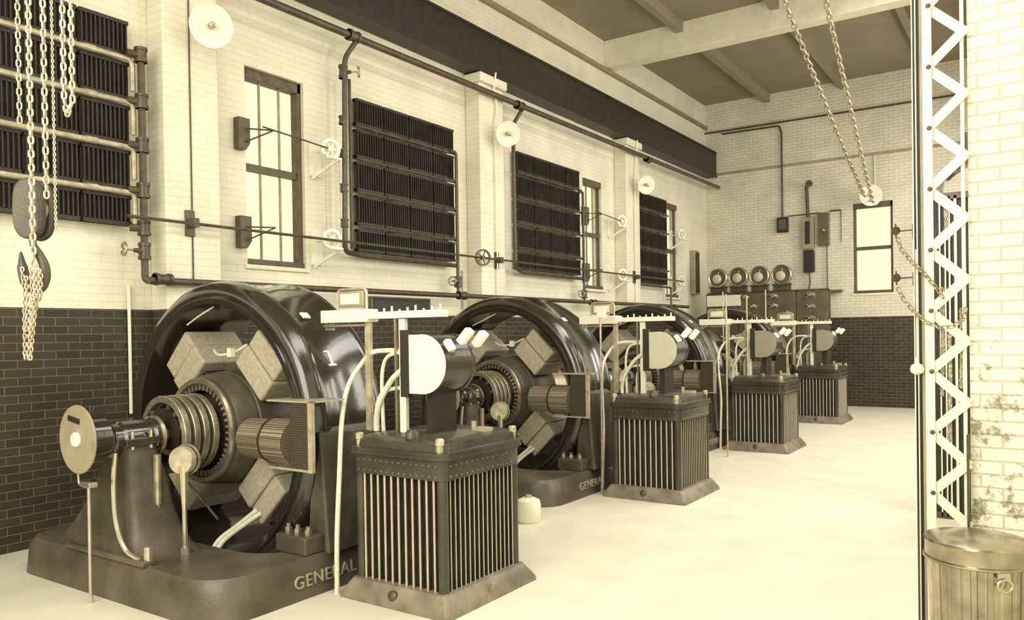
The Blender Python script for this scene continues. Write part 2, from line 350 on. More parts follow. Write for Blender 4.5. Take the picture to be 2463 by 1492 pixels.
# ---------------- wall radiators ----------------
def radiator(name, y0, y1, ncol, label, header, zoff=0, rails=True):
    t = thing(name, (XL+.02, (y0+y1)/2, 2.86), label, 'radiator', 'wall radiators')
    zt = [2.87, 3.21, 3.64, 4.065, 4.48, 4.87]; w = (y1-y0)/ncol
    for r in range(5):
        for c in range(ncol):
            a = y0+c*w+.012; b_ = y0+(c+1)*w-.012; z0 = zt[r]+.035; z1 = zt[r+1]-.02
            m = MB(); m.box(XL+.07, XL+.10, a, b_, z0, z1)
            m.box(XL+.045, XL+.135, a, b_, z0, z0+.035).box(XL+.045, XL+.135, a, b_, z1-.035, z1)
            nf = max(6, int((b_-a)/.042))
            for k in range(nf):
                yy = a+(b_-a)*(k+.5)/nf; m.box(XL+.06, XL+.135, yy-.006, yy+.006, z0+.03, z1-.03)
            m.build('radiator_section', M_rad, t)
    for r in range(1, 5):
        z = zt[r]+.005; xr = XL+.17
        m = MB()
        if header == 'right': elbow_tube(m, [(xr, y0-.05, z), (xr, y1+.0, z), (xr, y1, z-.3)], .026, .07)
        else: m.cyl((xr, y0-.02, z), (xr, y1-.02, z), .02, 10)
        for f in (.28, .86): m.cyl((xr, y0+(y1-y0)*f-.05, z+.002), (xr, y0+(y1-y0)*f+.05, z+.002), .032, 10)
        m.build('rail_pipe', M_pipel if header == 'right' else M_pipe, t)
    return t
hx = XL+.21
r1 = radiator('wall_radiator', 1.3, 4.22, 6, 'large wall radiator at the left edge behind the hanging chains, with bronzed rail pipes', 'right')
m = MB(); elbow_tube(m, [(hx, 4.14, 4.53), (hx+.02, 4.27, 4.53), (hx+.02, 4.27, 2.375), (hx+.12, 4.36, 2.375)], .034, .05); m.build('header_pipe', M_pipe, r1)
for z in (4.53, 4.09, 3.67, 3.24, 2.88): m = MB(); coupling(m, (hx+.02, 4.27, z), (0, 0, 1), .052, .14); m.cyl((hx-.04, 4.16, z), (hx+.02, 4.27, z), .036, 10); m.build('pipe_fitting', M_pipe, r1)
r2 = radiator('wall_radiator', 7.2, 9.2, 4, 'wall radiator between the near window and the middle pilaster', 'left')
m = MB(); elbow_tube(m, [(-7.0, 7.0, 5.47), (-7.08, 6.86, 5.22), (-7.13, 6.86, 2.86), (-7.2, 7.2, 2.84), (-7.2, 9.14, 2.84)], .032, .09); m.build('header_pipe', M_pipe, r2)
m = MB(); m.cyl((-7.13, 6.98, 5.0), (-7.13, 6.98, 2.9), .02, 8); m.build('header_pipe', M_pipe, r2)
for z in (4.47, 4.06, 3.64, 3.21): m = MB(); coupling(m, (-7.13, 6.86, z), (0, 0, 1), .045, .1); m.build('pipe_fitting', M_pipe, r2)
m = MB(); elbow_tube(m, [(hx, 9.0, 4.5), (hx, 9.14, 4.5), (hx, 9.14, 2.42)], .024, .05); m.build('riser_pipe', M_pipe, r2)
r3 = radiator('wall_radiator', 10.85, 12.98, 4, 'wall radiator between the middle pilaster and the far pilaster', 'left')
m = MB(); elbow_tube(m, [(-7.0, 10.72, 5.5), (-7.12, 10.58, 5.2), (-7.16, 10.66, 2.9), (-7.2, 10.9, 2.84), (-7.2, 12.95, 2.84)], .032, .09); m.build('header_pipe', M_pipe, r3)
m = MB(); elbow_tube(m, [(hx, 12.8, 4.45), (hx, 12.95, 4.45), (hx, 12.95, 2.42)], .024, .05); m.build('riser_pipe', M_pipe, r3)
r4 = radiator('wall_radiator', 15.25, 17.05, 4, 'smallest-looking wall radiator beyond the far pilaster, nearest the end wall', 'left')
m = MB(); elbow_tube(m, [(hx, 15.2, 4.5), (hx, 15.14, 2.84), (hx, 17.05, 2.84), (hx, 17.05, 2.42)], .024, .05); m.build('header_pipe', M_pipe, r4)
valve('globe_valve', (hx+.02, 4.27, 2.66), (-.15, -1, .05), (0, 0, 1), 'hand-wheel valve on the riser of the leftmost radiator')
valve('globe_valve', (-7.12, 6.87, 5.06), (.75, .55, 0), (0, 0, 1), 'hand-wheel valve above the top corner of the second radiator')
valve('globe_valve', (hx, 9.14, 2.6), (.2, -1, 0), (0, 0, 1), 'hand-wheel valve below the second radiator')
valve('globe_valve', (hx, 12.95, 2.55), (.2, -1, 0), (0, 0, 1), 'hand-wheel valve below the third radiator')

# operating rod low on the wall
t = thing('operating_rod', (-7.02, 9, 2.98), 'thin dark shaft carried in brackets along the side wall past the windows', 'shaft')
m = MB(); m.cyl((-6.99, 4.02, 2.955), (-6.99, 17.4, 2.99), .016, 8); m.build('shaft', M_pipe, t)
for yy in (4.72, 10.02, 14.95):
    m = MB(); m.box(-7.1, -7.075, yy-.05, yy+.05, 2.84, 3.1); m.obox((-7.03, yy, 2.97), Vector((1, 0, 0)), Vector((0, 1, 0)), Vector((0, 0, 1)), .055, .035, .045); m.build('bearing_bracket', M_pipe, t, bevel=.006)
m = MB(); c = Vector((-6.97, 9.5, 2.97))
m.lathe([(.10, -.015), (.125, -.015), (.125, .015), (.10, .015), (.10, -.015)], c, (.85, -.5, 0), 24); m.lathe([(0, -.03), (.03, -.03), (.03, .03), (0, .03)], c, (.85, -.5, 0), 12)
x, y, _ = frame((.85, -.5, 0))
for k in range(5): a = k*2*PI/5; m.cyl(c, c+(x*math.cos(a)+y*math.sin(a))*.11, .009, 6)
m.build('hand_wheel', M_pipe, t)

# ---------------- window-sash operators ----------------
def operator(y_board, y_br, z, label1, label2, rod=True, board=True):
    if board:
        t = thing('mounting_board', (XL, y_board, z-.17), label1, 'board', 'boards beside the windows')
        m = MB(); m.prism([(XL+.002, y_board-.075, z+.17), (XL+.002, y_board+.075, z+.17), (XL+.002, y_board+.075, z-.10), (XL+.002, y_board+.02, z-.18), (XL+.002, y_board-.075, z-.18)], (.09, 0, 0)); m.build('board', M_wood, t, bevel=.004)
        m = MB(); m.cyl((XL+.092, y_board, z+.05), (-7.1, y_board+.25, z+.05), .009, 6); m.cyl((XL+.092, y_board, z-.1), (-7.1, y_board+.25, z+.05), .009, 6); m.build('fork_bracket', M_pipe, t)
        if rod:
            m = MB(); m.cyl((-7.1, y_board+.1, z+.06), (-7.1, y_br, z+.0), .009, 6); m.build('rod', M_pipe, t)
    t = thing('sheave_bracket', (XL, y_br, z-.25), label2, 'bracket', 'white sheave brackets')
    m = MB(); m.box(XL, XL+.02, y_br-.09, y_br+.09, z-.3, z+.12)
    m.bar((XL+.02, y_br-.06, z-.33), (-7.02, y_br+.06, z-.12), .03, .035); m.bar((-7.02, y_br-.1, z-.12), (-7.02, y_br+.1, z-.12), .03, .03); m.build('bracket', M_white, t, bevel=.004)
    m = MB(); c = Vector((-7.1, y_br, z)); D = (1, -.35, 0); m.lathe([(.085, -.02), (.125, -.02), (.125, .02), (.085, .02), (.085, -.02)], c, D, 24); m.lathe([(0, -.03), (.035, -.03), (.035, .03), (0, .03)], c, D, 10)
    x, y, _ = frame(D)
    for k in range(6): a = k*PI/3; m.cyl(c, c+(x*math.cos(a)+y*math.sin(a))*.1, .011, 6)
    m.cyl((XL, y_br, z), (-7.06, y_br, z), .014, 8)
    m.build('sheave', M_white, t)
    return t
s1 = operator(5.54, 6.62, 4.07, 'upper dark board left of the nearest window', 'upper white sheave bracket right of the nearest window')
operator(5.54, 6.62, 2.99, 'lower dark board left of the nearest window', 'lower white sheave bracket right of the nearest window', rod=False)
operator(13.33, 14.42, 4.07, 'upper dark board left of the middle window', 'upper white sheave bracket right of the middle window')
operator(13.33, 14.42, 2.99, 'lower dark board left of the middle window', 'lower white sheave bracket right of the middle window', rod=False)
operator(0, 17.55, 4.1, '', 'upper white sheave bracket by the farthest side window', board=False)
operator(0, 17.5, 3.02, '', 'lower white sheave bracket by the farthest side window', board=False)
m = MB(); m.chain([(-7.1, 6.54, 4.0), (-7.1, 6.54, 3.08)], .03, .02, .004); m.chain([(-7.06, 6.72, 4.05), (-7.06, 6.73, 3.0)], .03, .02, .004)
tag(m.build('drive_chain', M_chain, angle=60), 'thin chain loop hanging between the two sheaves right of the nearest window', 'chain')
# window sash cords / wall conduits
def conduit(pts, r, m_, label, name='conduit'):
    mb = MB(); elbow_tube(mb, pts, r, .05, 8); return tag(mb.build(name, m_), label, 'conduit', 'wall conduits')
conduit([(-7.09, 4.75, 2.4), (-7.09, 4.75, 5.7)], .007, M_pipe, 'thin wire conduit up the middle of the nearest pilaster')
conduit([(-7.06, 10.0, 2.45), (-7.06, 10.0, 5.1), (-7.06, 10.06, 5.35), (-7.06, 9.98, 5.62), (-7.0, 9.95, 5.85)], .014, M_white, 'white conduit climbing the middle pilaster')
conduit([(-7.06, 14.98, 2.45), (-7.06, 14.98, 5.1), (-7.06, 15.05, 5.4), (-7.0, 15.0, 5.8)], .014, M_white, 'white conduit climbing the far pilaster')
conduit([(XL+.03, 4.22, 2.33), (XL+.03, 4.22, 1.1)], .016, M_white, 'white conduit down the dark dado behind the nearest machine')
conduit([(XL+.025, 9.48, 2.2), (XL+.025, 9.48, 2.8)], .01, M_grey, 'short grey conduit on the wall left of the middle pilaster')

# enamel reflector lamps
def lamp(c, nrm, arm, label, R=.19):
    c = Vector(c); t = thing('reflector_lamp', c, label, 'lamp', 'enamel reflector lamps')
    m = MB(); m.lathe([(.03, -.05), (.07, -.045), (R*.8, -.012), (R, 0), (R*1.0, .006), (R*.8, -.004), (.07, -.035), (0, -.038)], c, nrm, 32); m.build('reflector', M_white, t)
    m = MB(); m.lathe([(0, -.03), (.03, -.03), (.032, .0), (.022, .03), (.035, .055), (.03, .085), (0, .1)], c, nrm, 16); m.build('socket_and_bulb', M_steel2, t)
    m = MB(); d = Vector(nrm).normalized(); m.cyl(c-d*.12, c-d*.04, .025, 10); elbow_tube(m, [c-d*.08, arm[0]]+arm[1:], .012, .04, 8); m.build('arm', M_white, t)
    return t
p = ptx(508, 62, -6.8); lamp(p, (1, -.45, -.25), [(-7.1, p.y, p.z)], 'white reflector lamp high on the nearest pilaster', .21)
p = ptx(1222, 322, -6.8); lamp(p, (1, -.75, -.35), [(-7.06, p.y+.05, p.z+.05), (-7.08, 10.0, p.z+.1)], 'white reflector lamp on the middle pilaster')
p = ptx(1555, 445, -6.8); lamp(p, (1, -.75, -.35), [(-7.06, p.y+.05, p.z+.05), (-7.08, 14.98, p.z+.1)], 'white reflector lamp on the far pilaster')
p = pty(2095, 470, 19.4); lamp(p, (.15, -1, -.25), [(p.x, YB-.05, p.z+.05), (p.x, YB-.04, p.z+1.0)], 'white reflector lamp above the end-wall window', .24)

# dark box added in place of a wall recess above the dado, and light panel beside it
t = thing('recess_stand_in', (XL+.1, 8, 2.16), 'low dark box standing in for a recess in the side wall, just below the second radiator', 'cabinet')
MB().box(XL+.005, XL+.12, 7.43, 8.62, 2.15, 2.34).build('body', M_slate, t, bevel=.01)
MB().box(XL+.12, XL+.13, 7.47, 8.58, 2.17, 2.32).build('door', M_dark, t, bevel=.004)
conduit([(XL+.03, 17.0, 2.42), (XL+.03, 17.2, 2.42), (XL+.03, 17.2, 1.2)], .014, M_pipe, 'dark conduit dropping from the return pipe by the farthest radiator')
t = thing('starter_box', (XL+.1, 18.9, 2.8), 'narrow dark box on the side wall near the end-wall corner', 'switch box')
MB().box(XL+.005, XL+.14, 18.75, 19.05, 2.75, 3.85).build('case', M_grey, t, bevel=.02)
MB().box(XL+.14, XL+.155, 18.78, 19.02, 2.8, 3.8).build('door', M_dark, t, bevel=.01)

# ---------------- end wall fittings ----------------
def p19(px, py): return pty(px, py, YB-.04)
m = MB(); m.cyl((XL, YB-.05, 6.98), (.7, YB-.05, 6.92), .022, 8); tag(m.build('conduit', M_pipe), 'dark conduit crossing high on the end wall', 'conduit')
conduit([(-6.9, YB-.05, 6.9), (-5.46, YB-.05, 6.88), (-5.41, YB-.05, 6.7), (-5.41, YB-.05, 4.6)], .022, M_pipe, 'dark conduit dropping down the end wall to a small square box')
t = thing('junction_box', (-5.4, YB-.1, 4.25), 'small square dark box at the foot of the long end-wall conduit', 'switch box')
MB().box(-5.53, -5.27, YB-.13, YB-.005, 4.24, 4.61).build('case', M_dark, t, bevel=.01); MB().box(-5.49, -5.31, YB-.145, YB-.13, 4.3, 4.55).build('cover', M_slate, t, bevel=.005)
t = thing('fuse_panel', (-4.8, YB-.1, 3.2), 'tall narrow dark switch panel under a hooked conduit on the end wall', 'switch panel')
MB().box(-4.93, -4.66, YB-.14, YB-.005, 3.78, 4.55).build('upper_case', M_grey, t, bevel=.01); MB().box(-4.9, -4.66, YB-.14, YB-.005, 3.22, 3.75).build('lower_case', M_dark, t, bevel=.01)
MB().box(-4.85, -4.74, YB-.17, YB-.14, 3.9, 4.45).build('switch_cover', M_dark, t, bevel=.01)
m = MB(); elbow_tube(m, [(-4.79, YB-.09, 4.5), (-4.82, YB-.09, 5.3), (-4.76, YB-.22, 5.36), (-4.72, YB-.25, 5.34)], .04, .06); m.lathe([(0, 0), (.075, 0), (.085, .06), (.06, .06), (0, .05)], (-4.74, YB-.2, 5.35), (.3, -1, -.3), 16); m.build('service_head', M_pipe, t)
m = MB(); m.tube(smooth_path([(-4.78, YB-.08, 3.22), (-4.77, YB-.08, 2.95), (-4.82, YB-.1, 2.78), (-4.92, YB-.12, 2.68)]), .018, 8); m.build('cable', M_pipe, t)
t = thing('switch_panel', (-4.42, YB-.1, 3.8), 'dark upright panel on the end wall, left of the window', 'switch panel')
MB().box(-4.55, -4.31, YB-.16, YB-.005, 3.84, 4.62).build('case', M_slate, t, bevel=.01); m = MB(); m.lathe([(0, 0), (.04, 0), (.03, .03), (0, .035)], (-4.42, YB-.16, 4.2), (0, -1, 0), 12); m.build('knob', M_steel2, t)
m = MB(); m.cyl((-4.37, YB-.06, 3.84), (-4.37, YB-.06, 2.3), .014, 6); m.build('conduit', M_pipe, t)
t = thing('conduit', (-4.4, YB-.05, 4.5), 'thin dark conduits framing the two switch panels on the end wall', 'conduit', 'wall conduits')
m = MB(); m.cyl((-5.27, YB-.04, 4.63), (-4.55, YB-.04, 4.64), .012, 6); m.cyl((-4.3, YB-.04, 4.66), (-4.05, YB-.04, 4.66), .018, 6); m.cyl((-4.05, YB-.04, 4.66), (-4.05, YB-.04, 3.9), .01, 6); m.build('conduit', M_pipe, t)
t = thing('wall_shelf', (-4.3, YB-.2, 2.7), 'short dark shelf bracket on the end wall beside the switchboard', 'shelf')
MB().box(-4.9, -4.03, YB-.25, YB-.005, 2.72, 2.76).build('board', M_wood, t); MB().box(-4.5, -4.46, YB-.2, YB-.005, 2.5, 2.72).build('bracket', M_pipe, t)

# ---------------- switchboard with gauges ----------------
SX, SY = -5.44, 18.5
t = thing('switchboard', (SX, SY, 0), 'wide dark slate switchboard in front of the end wall with polished knife switches', 'switchboard')
xs = [-6.86, -6.1, -5.42, -4.75, -4.05]
for i in range(4):
    MB().box(xs[i]+.008, xs[i+1]-.008, SY, SY+.05, .12, 2.70).build('slate_panel', M_slate, t, bevel=.006)
MB().box(xs[0]+.02, -6.02, SY-.035, SY-.002, 2.42, 2.68).build('name_board', M_white, t, bevel=.004)
m = MB()
for x in xs: m.box(x-.025, x+.025, SY+.05, SY+.1, 0, 2.72)
m.box(xs[0], xs[-1], SY+.05, SY+.1, 0, .1).box(xs[0], xs[-1], SY+.05, SY+.1, 2.68, 2.75); m.build('angle_frame', M_pipe, t)
for x, z in ((-5.9, 2.6), (-5.72, 2.38), (-5.24, 2.6), (-5.24, 2.38), (-4.95, 2.2), (-4.42, 2.6), (-4.42, 2.34), (-4.42, 2.08), (-5.9, 2.1), (-5.3, 2.05)):
    m = MB(); m.box(x-.1, x+.1, SY-.05, SY-.03, z-.01, z+.03).box(x-.1, x-.07, SY-.05, SY, z-.03, z+.05).box(x+.05, x+.08, SY-.05, SY, z-.03, z+.05).bar((x+.08, SY-.05, z+.01), (x+.02, SY-.14, z+.05), .025, .025); m.build('knife_switch', M_steel, t)
for i, gxx in enumerate((-6.57, -6.08, -5.58, -5.07)):
    nm = ['leftmost round brass gauge above the switchboard, with the brightest rim', 'second round gauge from the left above the switchboard', 'third round gauge from the left above the switchboard', 'rightmost round gauge above the switchboard'][i]
    z = 3.1; g = thing('round_gauge', (gxx, SY, 2.75), nm, 'gauge', 'round gauges above the switchboard')
    m = MB(); m.lathe([(0, .1), (.225, .1), (.235, .08), (.235, -.02), (.215, -.04), (.195, -.03), (.19, 0)], (gxx, SY, z), (0, 1, 0), 40); m.build('case', M_steel if i == 0 else M_steel2, g)
    m = MB(); m.lathe([(0, 0), (.19, 0)], (gxx, SY-.005, z), (0, 1, 0), 32); dl = m.build('dial', M_slate, g)
    m = MB(); m.lathe([(0, -.03), (.09, -.015), (.11, 0), (0, 0)], (gxx-.02, SY-.01, z-.02), (0, 1, 0), 24); m.build('dial_centre', M_glassd, dl)
    m = MB(); m.bar((gxx, SY-.02, z), (gxx+.03, SY-.02, z+.15), .012, .006, (0, 1, 0)); m.build('needle', M_white, dl)
    m = MB(); m.box(gxx-.2, gxx+.2, SY+.02, SY+.07, 2.75, 2.89).box(gxx-.22, gxx+.22, SY-.03, SY+.08, 2.87, 2.9); m.build('stand', M_pipe, g)
for i, x in enumerate((-6.35, -5.35)):
    m = MB(); m.cyl((x, SY-.3, .0), (x, SY-.3, 2.75), .014, 8); tag(m.build('conduit', M_cream), ('left' if i == 0 else 'right')+' thin upright conduit in front of the switchboard', 'conduit')

# ---------------- rotary converters ----------------
AX, AZ = -5.53, 1.09
def rotary():
    t = thing('rotary_converter', (AX, 4.2, 0), 'nearest black rotary converter, with white number 1 on its wide ring frame', 'rotary converter', 'rotary converters in a row')
    # bedplate with a pit for the ring
    def rrect(x0, x1, y0, y1, r, z, n=6):
        out = []
        for cx, cy, a0 in ((x1-r, y0+r, -PI/2), (x1-r, y1-r, 0), (x0+r, y1-r, PI/2), (x0+r, y0+r, PI)):
            for i in range(n+1): a = a0+PI/2*i/n; out.append(Vector((cx+r*math.cos(a), cy+r*math.sin(a), z)))
        return out
    o3 = rrect(-6.86, -4.25, 2.93, 5.75, .3, 0); o2 = rrect(-6.84, -4.27, 2.95, 5.73, .29, .21); o1 = rrect(-6.80, -4.31, 2.99, 5.69, .27, .27); i1 = rrect(-6.6, -4.46, 3.56, 4.86, .42, .27); i0 = rrect(-6.6, -4.46, 3.56, 4.86, .42, 0.02)
    m = MB(); m.rings([o3, o2, o1, i1, i0], cap=False); m.build('bedplate', M_base, t, angle=50)
    # ring yoke
    prof = [(1.00, .0), (1.03, -.012), (1.05, -.012), (1.058, .012), (1.09, .0), (1.135, .012), (1.168, .045), (1.185, .11), (1.185, .16), (1.165, .20), (1.165, .60), (1.185, .64), (1.185, .69), (1.15, .75), (1.0, .78), (1.0, .70), (.985, .5), (.985, .2), (1.0, .06), (1.0, 0)]
    m = MB(); m.lathe(prof, (AX, 3.84, AZ), (0, 1, 0), 96)
    m.v = [(v[0], v[1], max(v[2], .012)) for v in map(tuple, m.v)]; m.build('ring_frame', M_enam, t, angle=40)
    # legs of the ring
    for s in (1, -1):
        X = lambda a: AX+s*a
        m = MB(); m.prism([(X(1.04), 3.9, .27), (X(1.30), 3.9, .27), (X(1.30), 3.9, .33), (X(1.20), 3.9, 1.1), (X(1.12), 3.9, 1.2)], (0, .6, 0)); m.prism([(X(1.27), 3.86, .27), (X(1.31), 3.86, .27), (X(1.235), 3.86, 1.12), (X(1.20), 3.86, 1.12)], (0, .68, 0)); m.build('frame_leg', M_iron, t, bevel=.012)
        m = MB(); m.box(*sorted((X(.90), X(1.22))), 3.72, 4.02, .27, .40); ft = m.build('mounting_foot', M_iron, t, bevel=.015)
        for q in (.93, 1.03, 1.14): m = MB(); m.cyl((X(q), 3.82, .39), (X(q), 3.82, .43), .028, 6); m.cyl((X(q), 3.82, .42), (X(q), 3.82, .455), .016, 8); m.build('foot_bolt', M_steel2, ft)
    # field poles
    for k, a in enumerate((PI/4, 3*PI/4, -3*PI/4, -PI/4)):
        rd = Vector((math.cos(a), 0, math.sin(a))); tg = Vector((-math.sin(a), 0, math.cos(a))); yv = Vector((0, 1, 0)); c = Vector((AX-.03, 4.2, AZ+.025))+rd*.685
        m = MB(); m.obox(c-rd*.085, rd, tg, yv, .105, .215, .26); p1 = m.build('field_coil', M_canvas, t, bevel=.02)
        m = MB(); m.obox(c+rd*.11, rd, tg, yv, .085, .205, .25); p2 = m.build('field_coil', M_canvas, t, bevel=.02)
        m = MB(); m.obox(c+rd*.01, rd, tg, yv, .29, .11, .2); m.build('pole_core', M_dark, t, bevel=.01)
    # coil leads
    m = MB()
    for d in (0, .05): m.tube(smooth_path([(-5.12+d, 3.95, .47-d*.4), (-5.22+d, 3.85, .36), (-5.25+d, 3.68, .26), (-5.25+d*.8, 3.6, .12)]), .019, 8)
    m.build('cable', M_cable, t)
    m = MB(); m.tube(smooth_path([(-5.95, 3.92, 1.93), (-5.75, 3.9, 2.0), (-5.6, 3.93, 2.07)]), .007, 6); m.tube(smooth_path([(-5.62, 3.94, 1.72), (-5.5, 3.9, 1.68), (-5.35, 3.93, 1.7), (-5.2, 3.94, 1.76)]), .01, 6); m.box(-5.37, -5.32, 3.88, 3.92, 1.665, 1.735)
    m.build('coil_lead', M_cable, t)
    # armature
    m = MB(); m.lathe([(0, 3.98), (.30, 3.98), (.40, 3.94), (.455, 3.98), (.47, 4.08), (.47, 4.45), (.40, 4.55), (0, 4.55)], (AX, 0, AZ), (0, 1, 0), 64); m.build('armature', M_iron, t)
    m = MB(); m.lathe([(.36, 3.74), (.405, 3.73), (.42, 3.75), (.415, 3.78), (.43, 3.80), (.455, 3.95), (.43, 3.98), (.38, 3.95), (.36, 3.74)], (AX, 0, AZ), (0, 1, 0), 64); ew = m.build('end_winding_ring', M_iron, t)
    m = MB(); m.lathe([(.372, 3.728), (.405, 3.72), (.414, 3.74), (.405, 3.755), (.378, 3.75), (.372, 3.728)], (AX, 0, AZ), (0, 1, 0), 64)
    for k in range(44):
        a = 2*PI*k/44; rd = Vector((math.cos(a), 0, math.sin(a))); m.obox(Vector((AX, 3.77, AZ))+rd*.34, rd, Vector((-rd.z, 0, rd.x)), Vector((0, 1, 0)), .022, .009, .03)
    m.build('retaining_ring', M_steel2, ew)
    # slip rings
    m = MB(); m.lathe([(0, 3.43), (.2, 3.43), (.2, 3.8), (.3, 3.85)], (AX, 0, AZ), (0, 1, 0), 48); hub = m.build('ring_hub', M_dark, t)
    for k in range(4):
        y = 3.42+k*.08; m = MB(); m.lathe([(.245, y), (.29, y), (.295, y+.004), (.295, y+.046), (.29, y+.05), (.245, y+.05), (.245, y)], (AX, 0, AZ), (0, 1, 0), 64); m.build('slip_ring', M_steel2, hub)
    m = MB()
    for k in range(6): a = k*PI/3+.3; m.bar((AX+.06*math.cos(a), 3.445, AZ+.06*math.sin(a)), (AX+.26*math.cos(a), 3.445, AZ+.26*math.sin(a)), .035, .02, (0, 1, 0))
    for k in range(3):
        a = k*2*PI/3+.8; m.cyl((AX+.225*math.cos(a), 3.42, AZ+.225*math.sin(a)), (AX+.225*math.cos(a), 3.72, AZ+.225*math.sin(a)), .02, 8)
    m.build('ring_spider', M_iron, hub)
    # shaft, bearing, pedestal
    m = MB(); m.cyl((AX, 2.8, AZ), (AX, 5.3, AZ), .065, 24); m.build('shaft', M_steel2, t)
    m = MB(); m.lathe([(0, 2.99), (.10, 2.99), (.12, 3.01), (.12, 3.06), (.135, 3.08), (.135, 3.28), (.15, 3.30), (.15, 3.33), (.12, 3.35), (.0, 3.35)], (AX, 0, AZ), (0, 1, 0), 32); m.box(AX-.19, AX+.19, 3.03, 3.29, AZ-.035, AZ+.02); bh = m.build('bearing_housing', M_enam, t, bevel=.006)
    m = MB(); m.lathe([(.105, 3.33), (.155, 3.33), (.155, 3.36), (.105, 3.36), (.105, 3.33)], (AX, 0, AZ), (0, 1, 0), 32)
    m.build('bearing_collar', M_steel, bh)
    for s in (-1, 1):
        for yy in (3.09, 3.23): m = MB(); m.cyl((AX+s*.16, yy, AZ-.06), (AX+s*.16, yy, AZ+.07), .016, 8); m.build('bearing_bolt', M_steel, bh)
    rs = []
    for z, xl, xr, y0, y1, r in ((.27, .84, .40, 2.99, 3.5, .08), (.32, .76, .33, 3.0, 3.48, .1), (.45, .62, .26, 3.03, 3.44, .1), (.62, .47, .21, 3.05, 3.40, .09), (.8, .33, .18, 3.06, 3.38, .08), (.95, .2, .17, 3.06, 3.32, .07), (1.07, .15, .15, 3.06, 3.29, .06)):
        rs.append(rrect(AX-xl, AX+xr, y0, y1, r, z, 4))
    m = MB(); m.rings(rs); m.build('pedestal', M_iron, t, angle=60)
    m = MB(); m.box(-6.08, -5.05, 2.955, 3.06, .27, .31); m.build('drip_ledge', M_base, t, bevel=.012)
    # speed limiter disc on the shaft end
    m = MB(); m.lathe([(0, 2.785), (.235, 2.785), (.238, 2.792), (.235, 2.80), (0, 2.80)], (AX, 0, AZ+.04), (0, 1, 0), 48); dk = m.build('disc', M_grey, t)
    m = MB(); m.lathe([(0, 2.76), (.042, 2.762), (.052, 2.775), (.052, 2.785), (0, 2.786)], (AX, 0, AZ+.04), (0, 1, 0), 24); m.build('disc_cap', M_white, dk)
    m = MB(); m.lathe([(.0, 2.81), (.15, 2.81), (.15, 2.96), (.12, 2.99), (0, 2.99)], (AX, 0, AZ+.03), (0, 1, 0), 32); m.box(AX-.06, AX+.04, 2.83, 2.97, AZ+.17, AZ+.22).cyl((AX+.01, 2.87, AZ+.2), (AX+.01, 2.87, AZ+.27), .012, 8); m.build('limiter_housing', M_enam, t)
    m = MB(); m.obox((AX-.03, 2.782, AZ+.175), Vector((1, 0, -.15)).normalized(), Vector((0, 1, 0)), Vector((.15, 0, 1)).normalized(), .075, .004, .018); m.build('disc_slot', M_dark, dk)
    # trip lever and rod below the disc
    m = MB(); m.box(AX-.0, AX+.12, 2.80, 2.86, .80, .835); elbow_tube(m, [(AX+.0, 2.82, .90), (AX-.06, 2.82, .89), (AX-.05, 2.82, .81), (AX+.02, 2.82, .81)], .01, .02, 6); m.build('trip_lever', M_steel, t, bevel=.004)
    m = MB(); m.cyl((AX+.06, 2.83, 0.0), (AX+.06, 2.83, .81), .013, 10); m.build('support_rod', M_steel, t)
    # brush hand wheel on its post
    m = MB(); m.lathe([(0, .018), (.03, .02), (.06, .022), (.095, .02), (.1, .01), (.1, -.03), (0, -.03)], (-5.15, 3.33, .94), (.35, -1, .05), 32)
    m.build('brush_hand_wheel', M_pipel, t)
    m = MB(); m.lathe([(.1, -.045), (.115, -.045), (.115, -.06), (.1, -.06), (.1, -.045)], (-5.15, 3.33, .94), (.35, -1, .05), 32); m.build('brush_wheel_flange', M_steel2, t)
    m = MB(); m.tube([(-5.13, 3.33, .9), (-5.13, 3.33, .72), (-5.13, 3.33, .6), (-5.13, 3.33, .27)], [.035, .026, .018, .016], 10); m.cyl((-5.13, 3.33, .27), (-5.13, 3.33, .32), .035, 8); m.build('brush_rigging_post', M_steel, t)
    m = MB(); m.tube(smooth_path([(-5.40, 2.98, 1.02), (-5.41, 2.97, .8), (-5.37, 2.96, .55), (-5.27, 2.965, .37), (-5.14, 3.0, .30)]), .017, 8); m.cyl((-5.08, 3.02, .27), (-5.08, 3.02, .40), .03, 10); m.build('oil_pipe', M_steel, t)
    m = MB(); m.cyl((-5.33, 3.25, .98), (-5.33, 3.25, .62), .028, 10); m.cyl((-5.33, 3.25, .62), (-5.33, 3.25, .55), .016, 8); m.build('oil_gauge', M_steel2, t)
    m = MB(); m.bar((-5.3, 3.3, 1.0), (-5.15, 3.34, .95), .03, .03); m.bar((-5.3, 3.4, .84), (-4.98, 3.5, .5), .012, .012); m.build('brush_arm', M_enam, t)
    # perforated guard at the right
    m = MB(); m.lathe([(.15, 0), (.15, .28)], (-4.97, 3.80, 1.06), (1, 0, 0), 40); pd = m.build('perforated_drum', M_perf, t)
    m = MB(); m.lathe([(.165, .28), (.165, .52), (0, .52)], (-4.97, 3.80, 1.06), (1, 0, 0), 40); m.build('perforated_drum', M_perf, t)
    m = MB(); m.lathe([(.14, .265), (.17, .265), (.17, .285), (.14, .285), (.14, .265)], (-4.97, 3.80, 1.06), (1, 0, 0), 40); m.build('drum_band', M_dark, pd)
    gx0, gx1, gz0, gz1, gy = -4.66, -4.19, .87, 1.365, 3.70
    m = MB(); m.box(gx1-.04, gx1, gy-.01, gy+.02, gz0, gz1).box(gx0, gx1, gy-.01, gy+.3, gz1-.012, gz1).box(gx0, gx1, gy, gy+.012, gz0, gz0+.016); gf = m.build('guard_frame', M_pipel, t)
    MB().box(-4.43, gx1-.04, gy+.004, gy+.008, gz0+.016, gz1-.012).build('guard_mesh', M_dmesh, gf)
